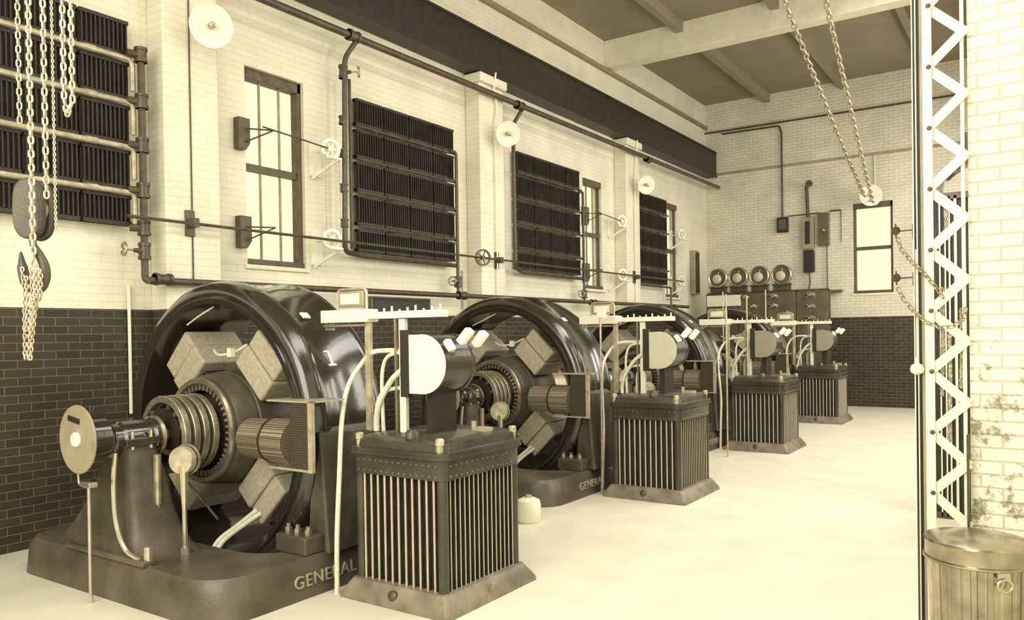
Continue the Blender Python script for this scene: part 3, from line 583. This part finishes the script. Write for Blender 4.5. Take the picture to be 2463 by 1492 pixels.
    # opening cover, lifting eye, name plate
    m = MB(); a = math.radians(49); c = Vector((AX+1.19*math.cos(a), 4.14, AZ+1.178*math.sin(a))); rd = Vector((math.cos(a), 0, math.sin(a))); m.obox(c, Vector((-rd.z, 0, rd.x)), Vector((0, 1, 0)), rd, .03, .035, .006); m.build('name_plate', M_white, t)
    m = MB(); m.bar((-4.36, 4.6, .32), (-4.36, 4.6, .62), .02, .02); m.bar((-4.36, 4.6, .62), (-4.36, 4.78, .62), .02, .02); m.build('side_bracket', M_steel2, t)
    # far bearing
    rs = []
    for z, hx_, y0, y1 in ((.27, .55, 5.0, 5.6), (.6, .3, 5.05, 5.4), (1.07, .15, 5.1, 5.35)): rs.append(rrect(AX-hx_, AX+hx_, y0, y1, .06, z, 3))
    m = MB(); m.rings(rs); m.lathe([(0, 5.05), (.15, 5.05), (.15, 5.4), (0, 5.4)], (AX, 0, AZ), (0, 1, 0), 24); m.build('rear_pedestal', M_iron, t)
    m = MB(); m.lathe([(0, 4.5), (.36, 4.5), (.36, 4.9), (0, 4.9)], (AX, 0, AZ), (0, 1, 0), 48); m.build('commutator', M_steel2, t)
    # cast lettering on the bedplate side
    cu = bpy.data.curves.new('lettering', 'FONT'); cu.body = 'GENERAL'; cu.size = .125; cu.extrude = .006; cu.space_character = 1.12
    ob = bpy.data.objects.new('lettering', cu); dg = None
    me = bpy.data.meshes.new_from_object(ob); bpy.data.objects.remove(ob); lt = bpy.data.objects.new('cast_lettering', me); COL.objects.link(lt); lt.parent = t
    me.materials.append(M_pipel); lt.rotation_euler = (PI/2, 0, PI/2); lt.location = Vector((-4.254, 3.57, .085))-t.location
    return t
RC = rotary()
# painted number on the first machine only
m = MB()
def onring(y, a, r=1.1655): return Vector((AX+r*math.cos(a), y, AZ+r*math.sin(a)))
def curved(mb, y0, a0, y1, a1, w):
    n = 6; rs = []
    for i in range(n+1):
        t_ = i/n; y = y0+(y1-y0)*t_; a = a0+(a1-a0)*t_; rs.append([onring(y-w/2, a), onring(y+w/2, a), onring(y+w/2, a, 1.169), onring(y-w/2, a, 1.169)])
    mb.rings(rs)
ac = math.asin((1.655-AZ)/1.17); h = .1/1.17/2*1.2
yc = 4.17
curved(m, yc-.005, ac-h, yc-.005, ac+h, .022); curved(m, yc-.005, ac-h-.008, yc-.005, ac-h+.006, .075); curved(m, yc-.022, ac+h-.012, yc-.022, ac+h, .045)
n1 = m.build('painted_number', M_white, RC); n1['skip'] = 1; n1['label'] = 'white painted figure 1'
for dy, lb in ((3.95, 'second rotary converter, partly hidden behind the nearest transformer'), (7.95, 'third rotary converter, its ring seen behind the second transformer'), (12.0, 'farthest rotary converter, only the ring arc visible near the switchboard')):
    copy_tree(RC, (0, dy, 0), lb)
del n1['skip']

# ---------------- transformers ----------------
def rr(x0, x1, y0, y1, r, z, n=5):
    out = []
    for cx, cy, a0 in ((x1-r, y0+r, -PI/2), (x1-r, y1-r, 0), (x0+r, y1-r, PI/2), (x0+r, y0+r, PI)):
        for i in range(n+1): a = a0+PI/2*i/n; out.append(Vector((cx+r*math.cos(a), cy+r*math.sin(a), z)))
    return out
def transformer():
    x0, x1, y0, y1 = -4.02, -3.22, 3.92, 4.80
    t = thing('transformer', ((x0+x1)/2, (y0+y1)/2, 0), 'nearest ribbed transformer tank at the front of the row', 'transformer', 'ribbed transformers in a row')
    m = MB(); m.rings([rr(x0-.09, x1+.09, y0-.09, y1+.09, .03, 0), rr(x0-.085, x1+.085, y0-.085, y1+.085, .03, .03), rr(x0-.02, x1+.02, y0-.02, y1+.02, .03, .13), rr(x0, x1, y0, y1, .03, .135)]); bs = m.build('base_skirt', M_skirt, t, angle=25)
    m = MB(); m.lathe([(0, 0), (.035, 0), (.035, .02), (.02, .03), (0, .03)], (-3.62, y0-.05, .075), (0, -1, .4), 14); m.build('drain_plug', M_pipe, bs)
    m = MB(); m.bar((x1+.06, 4.32, .06), (x1+.09, 4.32, .12), .02, .015); m.build('lifting_lug', M_steel2, bs)
    MB().box(x0+.045, x1-.045, y0+.045, y1-.045, .13, .93).build('tank', M_dark, t)
    R = .036
    for cx, cy in ((x0+R, y0+R), (x1-R, y0+R), (x0+R, y1-R), (x1-R, y1-R)): m = MB(); m.cyl((cx, cy, .13), (cx, cy, .9), R, 16); m.build('corner_post', M_tank, t)
    m = MB(); fn = MB(); n = 11
    for k in range(n):
        x = x0+.09+(x1-x0-.18)*k/(n-1)
        for yy, d in ((y0+.012, .04), (y1-.012, -.04)): fn.box(x-.005, x+.005, min(yy, yy+d), max(yy, yy+d), .13, .9); m.cyl((x, yy, .13), (x, yy, .9), .008, 8)
    n = 15
    for k in range(n):
        y = y0+.085+(y1-y0-.17)*k/(n-1)
        for xx, d in ((x0+.012, .04), (x1-.012, -.04)): fn.box(min(xx, xx+d), max(xx, xx+d), y-.004, y+.004, .13, .9); m.cyl((xx, y, .13), (xx, y, .9), .0045, 8)
    fn.build('cooling_fins', M_tank, t)
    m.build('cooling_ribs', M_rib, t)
    m = MB(); m.rings([rr(x0-.012, x1+.012, y0-.012, y1+.012, .07, .865), rr(x0-.012, x1+.012, y0-.012, y1+.012, .07, .99), rr(x0-.035, x1+.035, y0-.035, y1+.035, .08, 1.0), rr(x0-.035, x1+.035, y0-.035, y1+.035, .08, 1.02)]); rb = m.build('rim_band', M_tank, t, angle=30)
    m = MB()
    for k in range(14):
        f = .07+.86*k/13
        for yy, s in ((y0-.012, -1),): 
            for zz in (.89, .96): m.lathe([(.006, 0), (.005, .003), (0, .004)], (x0+(x1-x0)*f, yy, zz), (0, -1, 0), 6)
        for zz in (.89, .96): m.lathe([(.006, 0), (.005, .003), (0, .004)], (x1+.012, y0+(y1-y0)*f, zz), (1, 0, 0), 6)
    m.build('rivets', M_steel2, rb)['kind'] = 'stuff'
    m = MB(); m.rings([rr(x0-.03, x1+.03, y0-.03, y1+.03, .08, 1.02), rr(x0-.03, x1+.03, y0-.03, y1+.03, .08, 1.045), rr(x0, x1, y0, y1, .07, 1.05), rr(x0+.01, x1-.01, y0+.01, y1-.01, .07, 1.10), rr(x0+.06, x1-.06, y0+.06, y1-.06, .05, 1.125)]); ld = m.build('lid', M_tank, t, angle=30)
    for cx, cy in ((x0+.03, y0+.03), (x1-.04, y0+.02), (x1-.03, y1-.04), (x0+.03, y1-.04)):
        m = MB(); m.lathe([(0, 0), (.024, 0), (.024, .05), (.03, .055), (.03, .09), (.02, .10), (0, .10)], (cx, cy, 1.04), (0, 0, 1), 8); m.build('lid_bolt', M_pipel, ld)
    m = MB(); m.lathe([(0, 0), (.05, 0), (.045, .04), (.03, .06), (0, .06)], (-3.55, 4.0, 1.115), (0, 0, 1), 14); m.build('vent_cap', M_pipe, ld)
    m = MB(); m.cyl((-3.42, 4.52, 1.12), (-3.42, 4.52, 1.19), .02, 8); m.box(-3.4, -3.28, 4.48, 4.56, 1.12, 1.15); m.build('lid_fitting', M_pipel, ld)
    return t
TR = transformer()
TOFF = [(0, 3.92, 0), (-.02, 7.92, 0), (-.13, 12.1, 0)]
for d, lb in zip(TOFF, ('second ribbed transformer from the front, with a pale base plate', 'third ribbed transformer from the front', 'farthest ribbed transformer, with only its corner edge catching light')):
    copy_tree(TR, d, lb)

# ---------------- switch stands over the transformers ----------------
def stand(first=True):
    t = thing('oil_switch_stand', (-3.8, 4.2, 1.12), 'nearest switch stand with a large white disc and cables, on the front transformer', 'switch stand', 'switch stands on the transformers')
    y = 4.2
    for x, w, mt in ((-4.13, .05, M_pipel), (-3.79, .058, M_white)):
        m = MB(); m.box(x-w/2, x+w/2, y-.02, y+.01, 1.12, 1.93).box(x-w/2, x-w/2+.008, y+.01, y+.05, 1.12, 1.93); m.build('upright', mt, t)
    m = MB(); m.box(-3.855, -3.84, y-.03, y, 1.12, 1.94); m.build('tie_rod', M_steel, t)
    m = MB(); m.box(-3.835, -3.82, y+.01, y+.03, 1.12, 1.93); m.build('back_strip', M_dark, t)
    m = MB(); m.box(-4.1, -3.42, y-.05, y+.05, 1.935, 1.985); m.build('cross_bar', M_white, t, bevel=.004)
    m = MB(); m.box(-4.58, -4.09, y-.06, y+.06, 1.915, 2.01); m.build('terminal_board', M_white, t, bevel=.006)
    m = MB(); m.box(-4.56, -4.14, y-.05, y+.05, 1.885, 1.9).box(-4.55, -4.53, y-.04, y+.04, 1.86, 1.915); m.build('bus_strip', M_steel2, t)
    m = MB(); elbow_tube(m, [(-4.45, y, 2.0), (-4.45, y, 2.165), (-4.15, y, 2.165), (-4.15, y, 2.0)], .01, .04, 6); mf = m.build('meter_frame', M_pipel, t)
    MB().box(-4.435, -4.165, y-.02, y+.04, 2.03, 2.15).build('meter_case', M_grey, mf, bevel=.012)
    MB().box(-4.40, -4.20, y-.026, y-.02, 2.05, 2.13).build('meter_face', M_cream, mf, bevel=.003)
    m = MB()
    for k in range(9): x = -4.05+k*.075; m.cyl((x, y, 1.98), (x, y, 2.0+.012*(k % 3)), .008, 6)
    m.build('terminal_stud', M_white, t)
    m = MB(); cx, cz = -3.575, 1.61
    m.lathe([(0, 0), (.205, 0), (.208, .006), (.205, .012), (0, .012)], (cx, y-.06, cz), (0, 1, 0), 56); m.box(cx-.115, cx, y-.0625, y-.05, cz-.205, cz+.205); m.build('disc', M_white, t)
    m = MB(); m.box(cx-.185, cx-.115, y-.075, y-.03, cz-.23, cz+.24); m.build('disc_shield', M_dark, t)
    m = MB(); m.lathe([(0, .0), (.20, .0), (.20, .30), (.21, .31), (.21, .33), (.17, .35), (0, .35)], (cx, y-.045, cz), (0, 1, 0), 48); m.build('switch_drum', M_tank, t)
    m = MB(); m.box(cx-.03, cx+.03, y+.02, y+.28, 1.12, 1.45); m.build('drum_support', M_dark, t)
    m = MB(); m.obox((cx+.20, y+.0, cz+.13), Vector((.8, 0, .6)), Vector((-.6, 0, .8)), Vector((0, 1, 0)), .022, .045, .03)
    m.obox((cx+.26, y+.10, cz+.19), Vector((.6, .2, .77)).normalized(), Vector((.1, 1, 0)).normalized(), Vector((.77, 0, -.6)).normalized(), .06, .028, .03); m.obox((cx+.31, y+.2, cz+.17), Vector((.6, .2, .77)).normalized(), Vector((.1, 1, 0)).normalized(), Vector((.77, 0, -.6)).normalized(), .06, .028, .03); m.build('contact_clip', M_white, t, bevel=.012)
    def cab(name, pts, r): mm = MB(); mm.tube(smooth_path(pts), r, 10); return mm.build(name, M_cable, t)
    cab('cable', [(-3.75, y+.03, 1.70), (-3.95, y, 1.705), (-4.1, y, 1.69), (-4.2, y, 1.62), (-4.25, 4.1, 1.45), (-4.22, 4.0, 1.2), (-4.15, 3.9, .8), (-4.15, 3.87, .4), (-4.16, 3.87, .0)], .018)
    cab('cable', [(-3.8, y, 1.69), (-3.93, y, 1.67), (-3.99, y, 1.6), (-4.01, y, 1.45), (-4.0, y, 1.12)], .014)
    cab('cable', [(-3.78, y-.03, 1.57), (-3.88, y-.03, 1.5), (-3.96, y-.03, 1.4), (-4.02, y-.03, 1.3), (-4.05, y-.02, 1.2), (-4.05, y-.02, 1.12)], .021)
    cab('cable', [(-3.78, y, 1.44), (-3.9, y, 1.43), (-4.0, y, 1.40), (-4.07, y+.02, 1.33), (-4.09, y+.02, 1.25)], .015)
    cab('cable', [(-3.78, y+.04, 1.42), (-3.86, y+.04, 1.38), (-3.89, y+.04, 1.3), (-3.89, y+.04, 1.12)], .016)
    return t
ST = stand()
for d, lb in zip([(0, 4.0, 0), (-.05, 8.0, 0), (-.1, 12.1, 0)], ('second switch stand with its disc dimmed to pale grey, on the second transformer', 'third switch stand, its disc dimmed further, on the third transformer', 'farthest switch stand, in front of the switchboard')):
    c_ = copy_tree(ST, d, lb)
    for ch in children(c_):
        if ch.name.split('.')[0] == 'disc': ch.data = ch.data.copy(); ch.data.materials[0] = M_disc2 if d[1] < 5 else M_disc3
t = thing('conduit_post', (-4.14, 7.84, 0), 'tall thin steel post standing left of the second transformer', 'post')
m = MB(); m.cyl((-4.14, 7.84, 0), (-4.14, 7.84, 2.1), .014, 8); m.build('post', M_steel2, t); MB().box(-4.17, -4.08, 7.81, 7.87, 1.98, 2.10).build('top_clamp', M_white, t)
for i, (px, Y) in enumerate(((1748, 11.1), (1798, 12.05))):
    q = pty(px, 900, Y); m = MB(); m.cyl((q.x, Y, i*1.125), (q.x, Y, 2.35), .012, 8); tag(m.build('conduit_post', M_pipel), ('thin pale post on the floor just left of the third transformer', 'thin pale post rising from the lid of the third transformer')[i], 'post')
# white bucket by the second machine
q = Vector((-4.16, 6.35, 0)); t = thing('white_bucket', q, 'small rounded white can on the floor between the first two machines', 'bucket')
m = MB(); m.lathe([(0, 0), (.10, 0), (.115, .02), (.12, .16), (.11, .21), (.06, .235), (0, .24)], q, (0, 0, 1), 24); m.build('body', M_white, t)
m = MB(); m.lathe([(.0, .236), (.035, .236), (.03, .26), (0, .262)], q, (0, 0, 1), 14); m.build('cap', M_pipel, t)

# ---------------- latticed column ----------------
CYF = 5.1
t = thing('lattice_column', (-.5, CYF+.15, 0), 'tall riveted steel lattice column painted white at the right, in front of the brick pier', 'column')
for yy in (CYF,):
    MB().box(-.588, -.54, yy-.012, yy, 0, ZC).build('flange_strip', M_white, t)
    MB().box(-.604, -.588, yy-.004, yy+.002, 0, ZC).build('shaded_web', M_grey, t)
    MB().box(-.628, -.604, yy+.0, yy+.1, 0, ZC).build('shaded_web', M_dark, t)  # web of the white column coloured dark to paint in its shade
    m = MB(); m.box(-.643, -.637, yy-.02, yy+.1, 0, ZC).box(-.624, -.619, yy-.03, yy+.0, 0, ZC); m.build('channel_lip', M_white, t)
    MB().box(-.402, -.384, yy+.020, yy+.06, 0, ZC).build('flange_strip', M_white, t)
    m = MB(); m.box(-.386, -.374, yy-.01, yy+.05, 0, 1.2); m.build('edge_angle', M_pipe, t)
    pitch = .3485; z = 3.298-pitch*9; z0 = z
    while z < ZC-.2:
        if z > .05:
            m = MB(); m.bar((-.56, yy+.004, z), (-.39, yy+.004, z+pitch/2), .006, .052, (0, 1, 0)) if False else None
            for sg in (1, -1):
                yq = yy+.006+(.0 if sg == 1 else .0085); a = Vector((-.566, yq, z)); b_ = Vector((-.382, yq, z+sg*pitch/2)); d = (b_-a).normalized(); mm = MB()
                mm.obox((a+b_)/2, d, Vector((0, 1, 0)), d.cross(Vector((0, 1, 0))), (b_-a).length/2+.01, .004, .026); mm.build('lacing_bar', M_white, t)
            m = MB(); m.lathe([(.014, 0), (.011, .007), (0, .01)], (-.555, yy-.012, z), (0, -1, 0), 12); m.build('rivet', M_pipe, t)
        z += pitch
MB().box(-.66, -.36, CYF-.03, CYF+.06, 0, .02).build('base_plate', M_pipe, t)
# chain wheels on arms of the column
for z, nm in ((2.38, 'upper'), (2.103, 'lower')):
    w = t
    m = MB(); m.cyl((-.63, CYF+.02, z), (-.745, CYF+.02, z-.002), .005, 8); m.box(-.65, -.642, CYF-.01, CYF+.05, z-.05, z+.03); aw = m.build('wheel_arm', M_pipe, w)
    m = MB(); m.lathe([(.0, -.008), (.012, -.006), (.024, -.008), (.02, 0), (.024, .008), (.012, .008), (0, .008)], (-.737, CYF-.0, z), (.8, -1, 0), 16); m.build('chain_wheel', M_pipe, aw)
    m = MB(); m.bar((-.737, CYF, z+.04), (-.737, CYF+.02, z-.04), .008, .012); m.build('wheel_fork', M_pipe, aw)
def sag(p, q, s, n=14):
    p = Vector(p); q = Vector(q); return [p+(q-p)*(i/n)-Vector((0, 0, 4*s*(i/n)*(1-i/n))) for i in range(n+1)]
y4 = CYF-.045
def pc(px, py): return pty(px, py, y4)
m = MB(); m.chain([pc(2158, 570), pc(2168, 600), pc(2195, 632), pc(2222, 657), pc(2250, 690), pc(2272, 722)],   .042, .028, .0048); tag(m.build('wheel_chain', M_steel2, angle=60), 'chain slanting from the upper wheel across the lattice column', 'chain', 'chains across the column')
m = MB(); m.chain([pc(2158, 690), pc(2175, 722), pc(2200, 752), pc(2228, 776), pc(2260, 788), pc(2290, 786), pc(2318, 768), pc(2322, 745)],   .042, .028, .0048); tag(m.build('wheel_chain', M_steel2, angle=60), 'chain drooping from the lower wheel in a curve across the lattice column', 'chain', 'chains across the column')
# chains hanging behind the lacing
for i, (px, a, b_) in enumerate(((2266, 690, 950), (2284, 800, 1060), (2312, 740, 930), (2275, 470, 560))):
    m = MB(); m.chain([pty(px, a, CYF+.04), pty(px+2, (a+b_)/2, CYF+.04), pty(px, b_, CYF+.04)], .042, .028, .006)
    tag(m.build('hanging_chain', M_chain, angle=60), ['left chain hanging behind the lattice column', 'longest chain hanging low behind the lattice column', 'right chain hanging behind the lattice column beside the pier', 'short upper chain behind the lattice column'][i], 'chain', 'chains behind the lattice column')
# pull switch hanging left of the column
t = thing('pull_switch', (-.66, CYF, 1.5), 'white pendant switch hanging on a cord left of the lattice column', 'switch')
q = pty(2206, 887, CYF-.03); tpp = pty(2209, 600, CYF-.03)
m = MB(); m.cyl(q, (q.x, q.y, tpp.z), .004, 6); m.build('cord', M_cable, t)
m = MB(); m.lathe([(0, 0), (.012, .0), (.034, .014), (.038, .035), (.03, .055), (.012, .066), (.01, .1), (0, .1)], q-Vector((0, 0, .035)), (0, 0, 1), 20); m.build('switch_body', M_white, t)

# slatted gate behind the column
t = thing('slatted_gate', (-.7, 8.45, 0), 'dark slatted steel gate standing behind the lattice column', 'gate')
gy = 8.45
MB().box(-.98, -.1, gy+.04, gy+.07, .02, 3.05).build('backing_panel', M_dark, t)
m = MB()
for x, w in ((-.845, .012), (-.80, .012), (-.765, .014), (-.715, .022), (-.60, .015), (-.555, .02), (-.45, .02), (-.35, .02)): m.box(x-w/2, x+w/2, gy, gy+.02, .02, 3.05)
m.build('gate_bars', M_cream, t)
for z_ in (0, 3.02): MB().box(-.98, -.1, gy, gy+.04, z_, z_+.06).build('gate_rail', M_pipe, t)
t = thing('pipe_elbow', pt(2300, 400, 8.2), 'dark pipe with an elbow high behind the lattice column', 'pipe')
a_ = [Vector((-.86, 8.49, 3.05)), pt(2262, 440, 8.4), pt(2290, 412, 8.4), pt(2325, 385, 8.4), pt(2330, 320, 8.4)]
m = MB(); m.tube(smooth_path(a_), .055, 10); m.build('pipe', M_pipe, t)

# ---------------- galvanised bin ----------------
CX, CYY = -.315, 4.72
t = thing('galvanised_bin', (CX, CYY, 0), 'galvanised ribbed metal bin with a lid in the bottom right corner', 'bin')
ns = 240; rs = []
for z, R in ((0.0, .195), (.02, .2), (.595, .215), (.63, .226)):
    ring = []
    for k in range(ns):
        a = 2*PI*k/ns; f = .014*(1 if math.cos(a*20) > .25 else 0) if .01 < z < .61 else 0; ring.append(Vector((CX+(R+f)*math.cos(a), CYY+(R+f)*math.sin(a), z)))
    rs.append(ring)
m = MB(); m.rings(rs); m.build('body', M_galv, t, angle=50)
m = MB(); m.lathe([(.245, .60), (.252, .605), (.252, .615), (.243, .62), (.243, .69), (.25, .70), (.243, .71), (.2, .72), (.1, .728), (0, .73)], (CX, CYY, 0), (0, 0, 1), 64); m.build('lid', M_galv, t)
q = Vector((CX+.245*math.cos(-1.35), CYY+.245*math.sin(-1.35), .56)); 
ha = -1.02; rd = Vector((math.cos(ha), math.sin(ha), 0)); tg = Vector((-rd.y, rd.x, 0)); c = Vector((CX, CYY, .56))+rd*.235
m = MB(); m.obox(c+Vector((0, 0, .02)), tg, rd, Vector((0, 0, 1)), .03, .006, .02); m.tube([c+rd*.014+tg*.035*math.cos(a)+Vector((0, 0, -.02+.03*math.sin(a))) for a in [2*PI*k/16 for k in range(17)]], .006, 8); m.build('handle', M_steel, t)

# ---------------- hoist chains and hook at the left ----------------
D = 4.3
def hc(px, y0, y1, L, Wd, r, label, name='hoist_chain', top=5.2):
    a = pt(px, y0, D); a0 = Vector((a.x, a.y, top)) if y0 <= 25 else a; b = pt(px+(y1-y0)*.008, y1, D); b = Vector((a.x, a.y, b.z))
    m = MB(); m.chain([a0, b], L, Wd, r); return tag(m.build(name, M_chain, angle=60), label, 'chain', 'hoist chains at the left')
hc(68, 20, 640, .055, .036, .0075, 'heaviest hoist chain, running down past the hook at the left edge')
hc(103, 20, 480, .055, .034, .0065, 'hoist chain just left of the straight thin chain')
hc(124, 20, 560, .024, .017, .0035, 'thin straight hoist chain, third strand from the left')
hc(42, 20, 300, .05, .03, .005, 'leftmost faint hoist chain at the photo edge')
a = pt(150, 20, D); b = pt(170, 20, D); c1 = pt(154, 240, D); c2 = pt(169, 240, D); c3 = pt(162, 275, D)
m = MB(); m.chain([Vector((a.x, a.y, 5.2)), Vector((a.x, a.y, c1.z)), c3, Vector((b.x, b.y, c2.z)), Vector((b.x, b.y, 5.2))], .055, .034, .007)
tag(m.build('hoist_chain', M_chain, angle=60), 'looped chain ending in a U, rightmost of the hoist chains', 'chain', 'hoist chains at the left')
hk = thing('hook_block', pt(90, 640, D), 'dark crane hook block with a large curved hook among the hanging chains', 'hook')
c = pt(82, 505, D+.12); x_ = Vector((rt.x, rt.y, 0)).normalized(); y_ = Vector((-x_.y, x_.x, 0))
pl = []
for k in range(24): a = 2*PI*k/24; pl.append(c+x_*(.085*math.cos(a)*(1 if abs(math.sin(a)) < .9 else .95))+Vector((0, 0, .17*math.copysign(abs(math.sin(a))**.6, math.sin(a)))))
m = MB(); m.prism([p-y_*.07 for p in pl], y_*.05); m.prism([p+y_*.02 for p in pl], y_*.05); m.build('cheek_plate', M_iron, hk, bevel=.012)
m = MB(); m.lathe([(0, -.06), (.06, -.06), (.07, -.03), (.07, .03), (.06, .06), (0, .06)], c+y_*0, y_, 24); m.build('pulley', M_grey, hk)
sp = [(78, 560), (80, 588), (94, 612), (106, 638), (108, 665), (98, 690), (80, 694), (64, 680), (56, 655), (52, 628), (50, 606)]
m = MB(); m.tube(smooth_path([pt(x, y, D+.05) for x, y in sp], 4), [.018]*6+[.02+.011*math.sin(PI*i/34) for i in range(29)]+[.02-.003*i for i in range(6)], 12); m.build('hook', M_iron, hk)
m = MB(); random.seed(3)
for k in range(9):
    ox = random.uniform(-20, 24); oy = random.uniform(-.04, .04); lo = random.choice((720, 740, 800, 850, 862, 820))
    top_ = (74+ox*1.2, 640+random.uniform(0, 25)); mid = (76+ox, 720); bt = (68+ox*.45, lo)
    m.chain([pt(*top_, D+oy), pt(*mid, D+oy*.7), pt(*bt, D+oy*.3)], .034, .024, .0048)
tag(m.build('chain_bundle', M_chain, angle=60), 'bundle of loose chain gathered over the hook and hanging against the dark dado', 'chain')

# the two long slanting chains over the aisle
for i, (p0, p1) in enumerate((((1890, 20), (2078, 470)), ((1992, 20), (2100, 488)))):
    a = pt(p0[0]-8, p0[1]-30, 12.6); b = pt(p1[0], p1[1], 17.6)
    m = MB(); m.chain(sag(a, b, .06), .17, .11, .018)
    tag(m.build('slack_chain', M_chain, angle=60), ('left' if i == 0 else 'right')+' of the two long chains slanting down from the ceiling to the end-wall lamp', 'chain', 'long chains over the aisle')
m = MB(); b = pt(2090, 482, 17.6); m.bar(b, (b.x, YB, b.z+.05), .03, .03); m.lathe([(0, 0), (.06, 0), (.05, .03), (0, .03)], (b.x, YB-.03, b.z+.05), (0, -1, 0), 12); tag(m.build('chain_anchor', M_pipel), 'iron anchor on the end wall where the long chains meet', 'hook')
